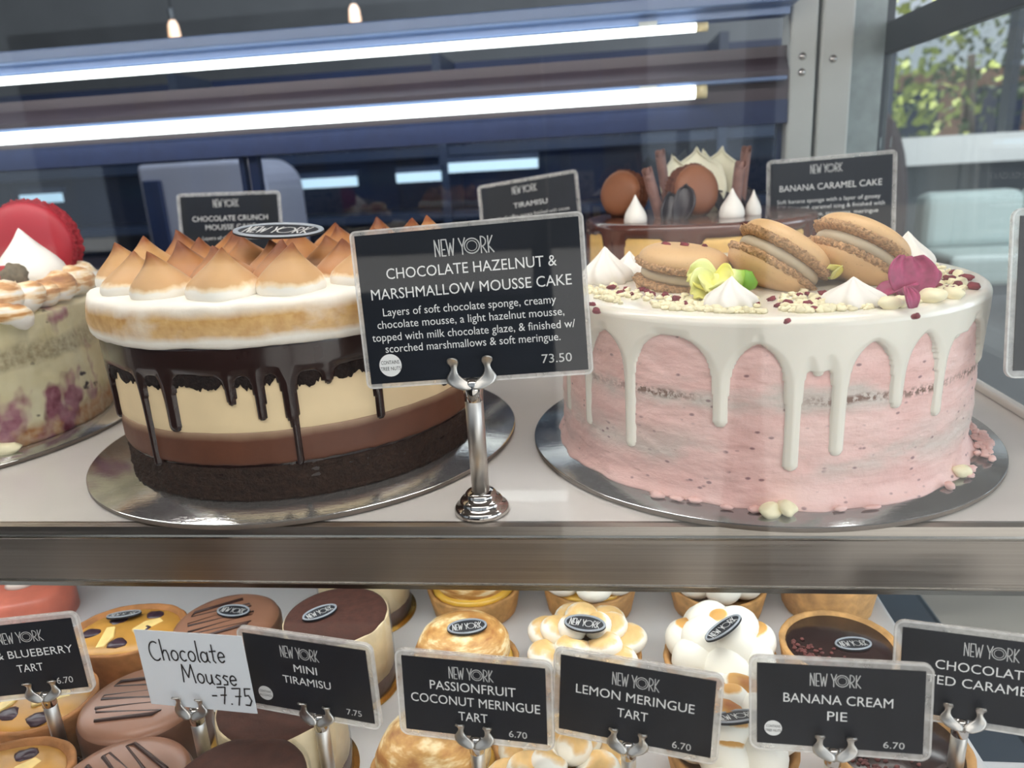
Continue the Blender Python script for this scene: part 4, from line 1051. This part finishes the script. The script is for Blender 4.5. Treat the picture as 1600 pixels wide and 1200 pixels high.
# ================================================================== CAKES AT THE BACK
MAT['glaze_back'] = simple('brown_glaze', (92, 56, 48), .16, .1, 30, coat=.3)
MAT['banana_side'] = simple('golden_sponge_side', (226, 184, 110), .6, .1, 60, .4, 200)
MAT['curl'] = simple('milk_chocolate_curl', (128, 92, 82), .5, .2, 120, .4, 250)
MAT['shard'] = simple('dark_chocolate_shard', (48, 38, 42), .4, .2, 60)
MAT['flame'] = simple('white_chocolate_sail', (238, 232, 204), .4, .03, 40)
QX, QY, QR = .097, .405, .107
board('cake_board', 'silver board under the caramel cake at the back', QX, QY, .135)
qc = thing('caramel_cake', 'golden cake with brown glaze drips behind the pink cake', 'cake', (QX, QY, .004))
QT = .1285
MB().lathe([(0, 0)]+[(QR, z) for z in zs(0, .120, 8)]+[(0, .1205)], 128).build('cake_body', MAT['banana_side'], qc)
dr = [(2*PI*k/19+.1*math.sin(k*3), .088-.022*((k*7) % 5)/4, .0085, .0070) for k in range(19)]
glaze_skin(QR, .1245, .04, .1125, dr, t=.003, nth=420, nz_=50, arcs=.003, seed=2.0, rim=.005).build('caramel_glaze', MAT['glaze_back'], qc)
def back(px, py, y): return on_y(px, py, y)
for (px, py, y, R, e, lab) in ((1080, 305, .390, .0240, (math.radians(80), 0, math.radians(30)), 'brown macaron standing upright among the chocolate sails at the back'), (976, 312, .43, .0225, (math.radians(78), 0, math.radians(-35)), 'brown macaron standing at the left of the caramel cake top')):
    c = back(px, py, y); c.z = QT+R*.93
    macaron(lab, c, Euler(e, 'XYZ').to_matrix(), R, ('mac_brown', 'mac_brown_foot', 'mac_brown'), seed=px*.1, gap=.005, lid=.0105)
def stick(px0, py0, px1, py1, y, r, lab, mat='curl'):
    a = back(px0, py0, y); b = back(px1, py1, y); a.z = QT-.002
    L = (b-a).length
    m = MB(); n = 14
    d = (b-a).normalized(); x = d.orthogonal().normalized(); w = d.cross(x); vs = []
    for i in range(n+1):
        for k in range(26):
            th = k*.5; rad = r*(1-.028*k)*(1+.10*noise.noise(Vector((i*.5, k*.3, px0))))
            vs.append(x*(rad*math.cos(th))+w*(rad*math.sin(th))+d*(L*i/n + .004*math.sin(th*1.3)*(i == n)))
    m.add(vs, [(i*26+k, i*26+k+1, (i+1)*26+k+1, (i+1)*26+k) for i in range(n) for k in range(25)])
    o = m.build('chocolate_curl', MAT[mat], None, True, loc=a, solid=.0007); tag(o, lab, 'chocolate curl', 'chocolate curls on the caramel cake')
stick(1034, 352, 1012, 268, .375, .0062, 'chocolate curl leaning left, leftmost on the caramel cake')
stick(1046, 335, 1032, 240, .425, .0058, 'taller chocolate curl second from the left on the caramel cake')
stick(1146, 350, 1158, 258, .385, .0064, 'chocolate curl right of the white sails')
stick(1156, 340, 1167, 234, .425, .0056, 'tallest chocolate curl at the right of the caramel cake')
def sail(px, base, top, w, y, lab, yaw, mat='flame', grp='white chocolate sails on the caramel cake', cat='chocolate sail', nm='chocolate_sail', seed=0.0, tip=.75):
    a = back(px, base, y); b = back(px, top, y); H = b.z-QT+.002; a.z = QT-.002
    def f(u, v):
        uu = (u-.5)*2; hw = w*(.55+.75*math.sin(PI*min(1, v*.9+.05)))*(1 if v < tip else max(.06, 1-((v-tip)/(1-tip))**1.2)); 
        zz = H*(v - .06*abs(uu)*v + .025*noise.noise(Vector((uu*3, seed, 0)))*v)
        return (uu*hw+.003*math.sin(v*3+seed), .006*math.cos(uu*1.4)+.010*v*v, zz)
    o = MB().grid(17, 17, f).build(nm, MAT[mat], None, True, loc=a, rot=(0, 0, yaw), solid=.0016); tag(o, lab, cat, grp)
sail(1062, 345, 240, .016, .425, 'white chocolate sail at the left behind the upright brown macaron', .3, seed=1)
sail(1092, 345, 228, .021, .430, 'white chocolate sail directly behind the upright brown macaron', -.1, seed=2)
sail(1122, 345, 228, .020, .440, 'white chocolate sail at the right behind the brown macaron', -.4, seed=3)
sail(1102, 345, 232, .014, .455, 'white chocolate sail farthest back', .2, seed=4)
sail(1048, 350, 300, .0062, .352, 'dark chocolate shard in front of the brown macaron, left', .2, 'shard', 'dark chocolate shards on the caramel cake', 'chocolate shard', 'chocolate_shard', 5, .9)
sail(1062, 352, 288, .0078, .348, 'dark chocolate shard in front of the brown macaron, right', -.4, 'shard', 'dark chocolate shards on the caramel cake', 'chocolate shard', 'chocolate_shard', 6, .9)
sail(1136, 350, 296, .012, .42, 'dark chocolate shard right of the white sails', .6, 'shard', 'dark chocolate shards on the caramel cake', 'chocolate shard', 'chocolate_shard', 7, .9)
sail(1176, 345, 288, .009, .42, 'dark chocolate shard at the far right of the caramel cake', .6, 'shard', 'dark chocolate shards on the caramel cake', 'chocolate shard', 'chocolate_shard', 8, .9)
for (px, y, R, H, lab, mt) in ((993, .345, .0105, .026, 'small white meringue kiss at the left front of the caramel cake', 'meringue_white'), (1143, .355, .0115, .027, 'pinkish white meringue kiss in front of the right curls', 'meringue_white'), (1176, .37, .0075, .024, 'narrow white meringue kiss at the right end of the caramel cake', 'meringue_white')):
    p = back(px, 350, y); o = kiss_mb(R, H, seed=px*.1).build('meringue_kiss', MAT[mt], None, loc=(p.x, p.y, QT-.001)); tag(o, lab, 'meringue', 'meringue kisses on the caramel cake')
# two half hidden cakes at the back left
MAT['pale_cake'] = simple('pale_mousse', (214, 196, 172), .5, .05, 30)
MAT['choc_crumble'] = simple('dark_crumble', (44, 36, 44), .8, .4, 200, .8, 300, .003)
p = Vector((-.425, .388, 0))
board('cake_board', 'silver board under the crumble topped mousse cake at the back left', p.x, p.y, .125)
cc = thing('mousse_cake', 'pale mousse cake with dark crumble behind the meringue topped cake', 'cake', (p.x, p.y, .004))
MB().lathe([(0, 0)]+[(.11, z) for z in zs(0, .094, 6)]+[(.108, .097), (.104, .0985), (0, .0985)], 96).build('cake_body', MAT['pale_cake'], cc)
cm = MB()
for k in range(160):
    a = rr.uniform(0, 6.28); r = .085*math.sqrt(rr.random()); s = rr.uniform(.004, .008)
    cm.ball((r*math.cos(a), r*math.sin(a), .0985+s*.5+(rr.uniform(0, .006) if r < .07 else 0)), (s, s*.8, s*.7), 8, 6, fn=lambda v: 1+.4*noise.noise(v*2+Vector((k, 0, 0))))
cm.build('crumble', MAT['choc_crumble'], cc)['kind'] = 'stuff'
p = on_z(-60, 372, .10)
board('cake_board', 'silver board at the far back left under the plain pale cake', p.x, p.y, .12)
cc = thing('plain_cake', 'plain pale cake mostly hidden behind the red macaron', 'cake', (p.x, p.y, .004))
MB().lathe([(0, 0)]+[(.105, z) for z in zs(0, .095, 6)]+[(.103, .0985), (.098, .100), (0, .100)], 96).build('cake_body', MAT['pale_cake'], cc)
MB().lathe([(.09, .0998), (.095, .1008), (.093, .102), (0, .102)], 96).build('top_layer', MAT['white_choc'], cc)

# ================================================================== SMALL CAKES ON THE LOWER TRAY
MAT['cocoa'] = simple('cocoa_powder', (70, 38, 28), .9, .2, 200, .5, 500)
MAT['tira_cream'] = simple('mascarpone_side', (226, 206, 168), .55, .1, 90, .3, 250)
MAT['tira_base'] = simple('coffee_sponge', (92, 66, 56), .7, .25, 160, .4, 300)
MAT['pastry'] = simple('baked_pastry', (200, 152, 94), .75, .32, 90, .5, 320, .001)
MAT['pastry_dark'] = simple('browned_pastry', (166, 112, 64), .75, .35, 80, .5, 320, .001)
MAT['curd'] = simple('yellow_curd', (232, 186, 76), .18, .1, 40, coat=.3)
MAT['ganache'] = simple('dark_ganache', (46, 28, 28), .2, .12, 40)
MAT['nibs'] = simple('cocoa_nibs', (104, 52, 48), .6, .4, 300)
MAT['milk_choc'] = simple('milk_chocolate_top', (146, 104, 82), .32, .08, 40)
MAT['milk_choc_side'] = simple('chocolate_mousse_side', (98, 66, 52), .4, .15, 60)
MAT['whip'] = simple('whipped_cream', (248, 244, 232), .5, .02, 40, .08, 200)
MAT['blueberry'] = simple('cooked_blueberry', (54, 34, 48), .3, .3, 120)
MAT['apple'] = simple('baked_apple_slice', (236, 206, 132), .35, .15, 90)

def swirl_mat():
    m = NT('scorched_dome')
    v = m.noise(1.0, 4, m.obj((42, 42, 210)), .6)
    v2 = m.noise(55, 3)
    f = m.math('MULTIPLY_ADD', m.math('SUBTRACT', v2, .5), .5, v)
    z = m.mr(m.z(), .012, .040)
    f2 = m.math('MULTIPLY_ADD', z, .10, f)
    m.col(m.ramp(f2, [(.36, lin((252, 244, 224))), (.48, lin((246, 222, 170))), (.57, lin((214, 164, 96))), (.72, lin((176, 118, 62)))])).set(rough=.5).bump(v, .5, .0012)
    return m.mat
MAT['dome'] = swirl_mat()
MAT['petal_toast'] = toast_mat('scorched_meringue_petal', -.0035, .013, white=(252, 248, 236), gold=(236, 196, 132), brown=(196, 134, 72), nscale=60, amp=.6, hi=1.0, t0=.46)
MAT['whip_toast'] = toast_mat('scorched_cream', .0070, .0150, white=(250, 246, 234), gold=(226, 170, 96), brown=(160, 92, 36), nscale=80, amp=.45, hi=.92)

def tart_shell(mb_r, h, flare=.004):
    return [(0, 0), (mb_r-flare-.002, 0), (mb_r-flare, .0015), (mb_r, h-.001), (mb_r-.001, h), (mb_r-.003, h-.0005), (mb_r-.0045, h-.003), (mb_r-.006, h-.006), (0, h-.006)]
def wav(amp=.0006, n=26):
    return lambda t, i, r, z: (r+(amp*noise.noise(Vector((math.cos(t)*6, math.sin(t)*6, z*200))) if r > .01 else 0), z+(amp*.7*noise.noise(Vector((math.cos(t)*5, math.sin(t)*5, 4))) if z > .01 else 0))

def tiramisu(label, x, y, h=.050, R=.0335):
    t = thing('mini_tiramisu', label, 'tiramisu', (x, y, LZ), group='mini tiramisus on the lower tray')
    MB().lathe([(0, 0), (R+.004, 0), (R+.004, .0012), (0, .0012)], 64).build('gold_base', MAT['gold'], t)
    MB().lathe([(0, .0012), (R, .0012), (R, .013), (0, .013)], 72, fn=wav(.0005)).build('sponge', MAT['tira_base'], t)
    MB().lathe([(0, .0125), (R, .0125), (R, .025), (R, h-.001), (R-.001, h), (0, h)], 72, fn=wav(.0004)).build('cream', MAT['tira_cream'], t)
    MB().lathe([(R-.0002, h-.0016), (R-.0012, h+.0006), (R-.004, h+.0013), (0, h+.0015)], 72).build('cocoa_top', MAT['cocoa'], t)
    MB().lathe([(R+.0010, .0012), (R+.0010, h+.001)], 64).build('acetate_collar', MAT['acetate'], t)
    return t
def mousse(label, x, y, rot=0.0, h=.036, R=.0350):
    t = thing('chocolate_mousse', label, 'mousse', (x, y, LZ), (0, 0, rot), 'chocolate mousses on the lower tray')
    egg = lambda th, i, r, z: (r*(1+.10*math.cos(th)+.02*math.cos(2*th)), z)
    MB().lathe([(0, 0), (R+.003, 0), (R+.003, .001), (0, .001)], 64, fn=egg).build('base_card', MAT['gold'], t)
    MB().lathe([(0, .001), (R-.001, .001), (R, .006), (R, h-.006), (R-.0014, h-.003)], 72, fn=egg).build('mousse_body', MAT['milk_choc_side'], t)
    MB().lathe([(R-.0010, h-.0045), (R-.0014, h-.0025), (R-.004, h-.0006), (R-.009, h), (0, h+.0006)], 72, fn=egg).build('glazed_top', MAT['milk_choc'], t)
    z = h+.0006; pts = []
    for k in range(7):
        yy = -.017+.0056*k; w = math.sqrt(max(0, .025**2-yy*yy))*.86
        pts += [(w*(1 if k % 2 else -1), yy, z-.0009*(w > .018)), (w*(-1 if k % 2 else 1)*.97, yy+.0022, z-.0009*(w > .018))]
    MB().tube(pts, [.0010+.0003*math.sin(i*2.1) for i in range(len(pts))], 8).build('zigzag_drizzle', MAT['drizzle'], t)
    return t
def passion(label, x, y, R=.0350):
    t = thing('passionfruit_tart', label, 'tart', (x, y, LZ), group='passionfruit meringue tarts on the lower tray')
    MB().lathe(tart_shell(R, .022), 72, fn=wav()).build('pastry_shell', MAT['pastry'], t)
    MB().lathe([(R-.006, .018), (R-.0035, .0215), (R-.005, .0240), (R-.008, .0250), (0, .0255)], 64).build('curd', MAT['curd'], t)
    def sp(th, i, r, z): return (r*(1+.016*math.sin(z*900+th)+.02*noise.noise(Vector((math.cos(th)*3, math.sin(th)*3, z*120)))), z)
    MB().lathe([(R-.0075, .0245), (R-.0052, .028), (R-.0050, .032), (R-.0065, .037), (R-.010, .0415), (R-.017, .0450), (R-.026, .0465), (.002, .0470), (0, .0470)], 96, fn=sp).build('meringue_dome', MAT['dome'], t, loc=(0, 0, 0))
    return t
def lemon(label, x, y, rot=0.0, R=.0350, seed=0):
    t = thing('lemon_tart', label, 'tart', (x, y, LZ), (0, 0, rot), 'lemon meringue tarts on the lower tray')
    MB().lathe(tart_shell(R, .024), 72, fn=wav()).build('pastry_shell', MAT['pastry'], t)
    MB().lathe([(R-.006, .020), (R-.004, .0235), (R-.008, .0250), (0, .0255)], 64).build('curd', MAT['curd'], t)
    rs = random.Random(seed)
    for (n, rad, z, L, w, tilt, a0) in ((7, .0205, .0300, .0190, .0150, .25, 0), (5, .0120, .0360, .0170, .0130, .42, .35), (2, .0045, .0405, .0130, .0110, .7, .1)):
        for k in range(n):
            a = a0+2*PI*k/n+rs.uniform(-.08, .08)
            def f(v):
                q = (v.x+1)/2          # 0 inner tip ... 1 outer bulb
                return .34+.66*min(1, q*1.25)**.8
            m = MB().ball((0, 0, 0), (L, w, .0092), 26, 16, fn=f)
            # spoon-pressed hollow towards the centre
            m.v = [(vx, vy*(0.5+.5*min(1, (vx/L+1)/1.2)), vz - (.0042*max(0, 1-((vx/L+.25)/.7)**2-(vy/w/.6)**2) if vz > 0 else 0)) for vx, vy, vz in m.v]
            m.build('meringue_petal', MAT['petal_toast'], t, loc=(rad*math.cos(a), rad*math.sin(a), z), rot=(0, -tilt*.5, a))
    return t
def banana(label, x, y, rot=0.0, R=.0350, seed=0):
    t = thing('banana_cream_pie', label, 'pie', (x, y, LZ), (0, 0, rot), 'banana cream pies on the lower tray')
    MB().lathe(tart_shell(R, .022), 72, fn=wav()).build('pastry_shell', MAT['pastry'], t)
    rs = random.Random(seed)
    for (n, rad, z, r_, a0) in ((7, .0215, .0300, .0136, .2), (4, .0115, .0385, .0145, .5), (1, 0, .0440, .0110, 0)):
        for k in range(n):
            a = a0+2*PI*k/n; hot = rs.random() < .3
            m = MB().ball((0, 0, 0), (r_*rs.uniform(.95, 1.08), r_, r_*.92), 22, 14, fn=lambda v: 1+.05*noise.noise(v*1.5+Vector((k, seed, 0)))+(.10*max(0, v.z)**6))
            m.build('cream_dollop', MAT['whip_toast'] if hot else MAT['whip'], t, loc=(rad*math.cos(a), rad*math.sin(a), z), rot=(rs.uniform(-.3, .3), rs.uniform(-.3, .3), 0))
    return t
def caramel(label, x, y, R=.0350, rot=0.0):
    t = thing('caramel_tart', label, 'tart', (x, y, LZ), (0, 0, rot), 'chocolate caramel tarts on the lower tray')
    h = .032
    MB().lathe([(0, 0), (R-.006, 0), (R-.0045, .002), (R, h-.001), (R-.0008, h), (R-.003, h-.0003), (R-.0040, h-.0024), (0, h-.0024)], 72, fn=wav(.0007)).build('pastry_shell', MAT['pastry'], t)
    MB().lathe([(R-.0034, h-.0030), (R-.0046, h-.0015), (0, h-.0010)], 64).build('ganache', MAT['ganache'], t)
    m = MB(); rs = random.Random(3)
    for k in range(70):
        a = rs.gauss(3.6, .45); q = R-.0065-abs(rs.gauss(0, .0065)); s = rs.uniform(.0007, .0014)
        m.ball((q*math.cos(a), q*math.sin(a), h-.0008), (s*1.3, s, s*.7), 6, 4, fn=lambda v: 1+.4*noise.noise(v*2+Vector((k, 0, 0))))
    m.build('cocoa_nibs', MAT['nibs'], t)['kind'] = 'stuff'
    return t
def blue(label, x, y, rot=0.0, R=.0350):
    t = thing('blueberry_tart', label, 'tart', (x, y, LZ), (0, 0, rot), 'blueberry tarts on the lower tray')
    h = .034
    ov = lambda th, i, r, z: (r*(1+.12*math.cos(2*th))+.0005*noise.noise(Vector((math.cos(th)*6, math.sin(th)*6, z*200))), z)
    MB().lathe([(0, 0), (R-.006, 0), (R-.0045, .002), (R, h-.001), (R-.0008, h), (R-.003, h-.0003), (R-.0045, h-.003), (0, h-.003)], 72, fn=ov).build('pastry_shell', MAT['pastry_dark'], t)
    MB().lathe([(R-.0035, h-.0036), (R-.007, h-.0012), (R-.016, h), (0, h+.0008)], 64, fn=ov).build('custard', simple('baked_custard', (192, 140, 60), .35, .2, 40), t)
    rs = random.Random(9)
    for k in range(6):
        a = k*2.4; q = .011+.0026*k
        MB().ball((q*1.08*math.cos(a), q*math.sin(a), h-.0004), (.0066, .0052, .0018), 14, 8, fn=lambda v: 1+.3*noise.noise(v*1.5+Vector((k, 0, 0)))).build('blueberry', MAT['blueberry'], t)
    for k in range(2):
        a = k*2.4+4.0
        MB().prism([(-.010, -.003), (.010, -.0045), (.011, .001), (.002, .005), (-.009, .003)], 0, .0022, 'z').build('apple_slice', MAT['apple'], t, False, loc=(.013*math.cos(a), .012*math.sin(a), h-.0008), rot=(.12, .1, a+.9), bevel=.0008)
    return t
def at(px, py, z): p = on_z(px, py, z); return p.x, p.y

T_ = LZ+.050; 
rowT = [((525, 962), 'mini tiramisu behind its card, with an oval plaque on the cocoa top'), ((437, 1094), 'mini tiramisu under the mini tiramisu card'), ((368, 1230), 'nearest mini tiramisu cut by the bottom edge')]
for (q, lab) in rowT: tiramisu(lab, *at(*q, T_))
tiramisu('farthest mini tiramisu, half hidden under the shelf edge', *at(574, 955, LZ))
T_ = LZ+.036
for (q, r, lab) in (((345, 968), .5, 'chocolate mousse with an oval plaque, farthest of three'), ((213, 1092), .15, 'chocolate mousse left of the handwritten card'), ((181, 1216), -.6, 'nearest chocolate mousse with zigzag drizzle at the bottom edge')): mousse(lab, *at(*q, T_), rot=r)
T_ = LZ+.034
for (q, r, lab) in (((198, 982), .1, 'blueberry tart with an oval plaque behind the handwritten card'), ((52, 1086), -.3, 'blueberry tart behind the metal stand at lower left'), ((-16, 1222), .4, 'nearest blueberry tart in the lower left corner')): blue(lab, *at(*q, T_), rot=r)
T_ = LZ+.040
for (q, lab) in (((722, 992), 'passionfruit meringue tart with an oval plaque on its scorched dome'), ((676, 1152), 'nearest passionfruit meringue tart below its card')): passion(lab, *at(*q, T_))
passion('farthest passionfruit tart at the shelf edge', *at(744, 950, LZ))
for k, (q, r, lab) in enumerate((((914, 992), .1, 'lemon meringue tart with an oval plaque on scorched petals'), ((880, 1196), .7, 'nearest lemon meringue tart below its card'))): lemon(lab, *at(*q, LZ+.036), rot=r, seed=k)
lemon('lemon tart at the shelf edge, behind the plaqued lemon tart', *at(922, 947, LZ), rot=.3, seed=5)
for k, (q, r, lab) in enumerate((((1127, 1000), .0, 'banana cream pie with a tilted plaque between the lemon and banana cards'), ((1143, 1126), .6, 'banana cream pie with a plaque behind the edges of two cards'), ((1128, 1300), 1.2, 'nearest banana cream pie at the bottom edge'))): banana(lab, *at(*q, LZ+.034), rot=r, seed=k+4)
banana('farthest banana cream pie at the shelf edge', *at(1120, 948, LZ), rot=.9, seed=9)
for (q, r, lab) in (((1312, 1006), .2, 'chocolate caramel tart with an oval plaque and cocoa nibs'), ((1400, 1160), .5, 'chocolate caramel tart behind the banana cream pie card')): caramel(lab, *at(*q, LZ+.031), rot=r)
caramel('farthest caramel tart under the shelf edge', *at(1290, 945, LZ))

# plaques on the small cakes
def plq(px, py, z, yaw, tilt, lab, a=.0115, rx=0.0):
    p = on_z(px, py, z); oval_plaque(lab, (p.x, p.y, z), (tilt, rx, yaw), a)
plq(500, 959, LZ+.0520, .75, 0, 'oval plaque on the cocoa top of the farther mini tiramisu')
plq(365, 956, LZ+.0372, -.10, 0, 'oval plaque on the farthest chocolate mousse', .0120)
plq(194, 962, LZ+.0362, .25, -.25, 'oval plaque on the blueberry tart behind the handwritten card')
plq(730, 981, LZ+.0474, .22, .06, 'oval plaque on the scorched passionfruit dome', .0125)
plq(914, 976, LZ+.0490, -.22, .10, 'oval plaque on the scorched lemon meringue petals', .0130)
plq(1131, 983, LZ+.0535, .55, -.35, 'grey oval plaque standing tilted in the cream of the banana pie', .0130, -.35)
plq(1150, 1123, LZ+.0530, .25, -.35, 'oval plaque on the banana pie between two cards', .0130)
plq(1333, 1008, LZ+.0312, .12, 0, 'oval plaque on the dark ganache of the caramel tart', .0110)
# something salmon coloured at the far left of the lower tray
p = on_z(5, 932, LZ+.03)
t = thing('salmon_cake', 'salmon red small cake in the upper left corner of the lower tray', 'cake', (p.x, p.y+.02, LZ))
MB().lathe([(0, 0), (.034, 0), (.034, .025), (.031, .029), (0, .030)], 48).build('cake_body', simple('salmon_glaze', (214, 120, 98), .3), t)
MB().lathe([(0, 0.0301), (.012, .0301), (.009, .036), (0, .037)], 32).build('cream_top', MAT['whip'], t)
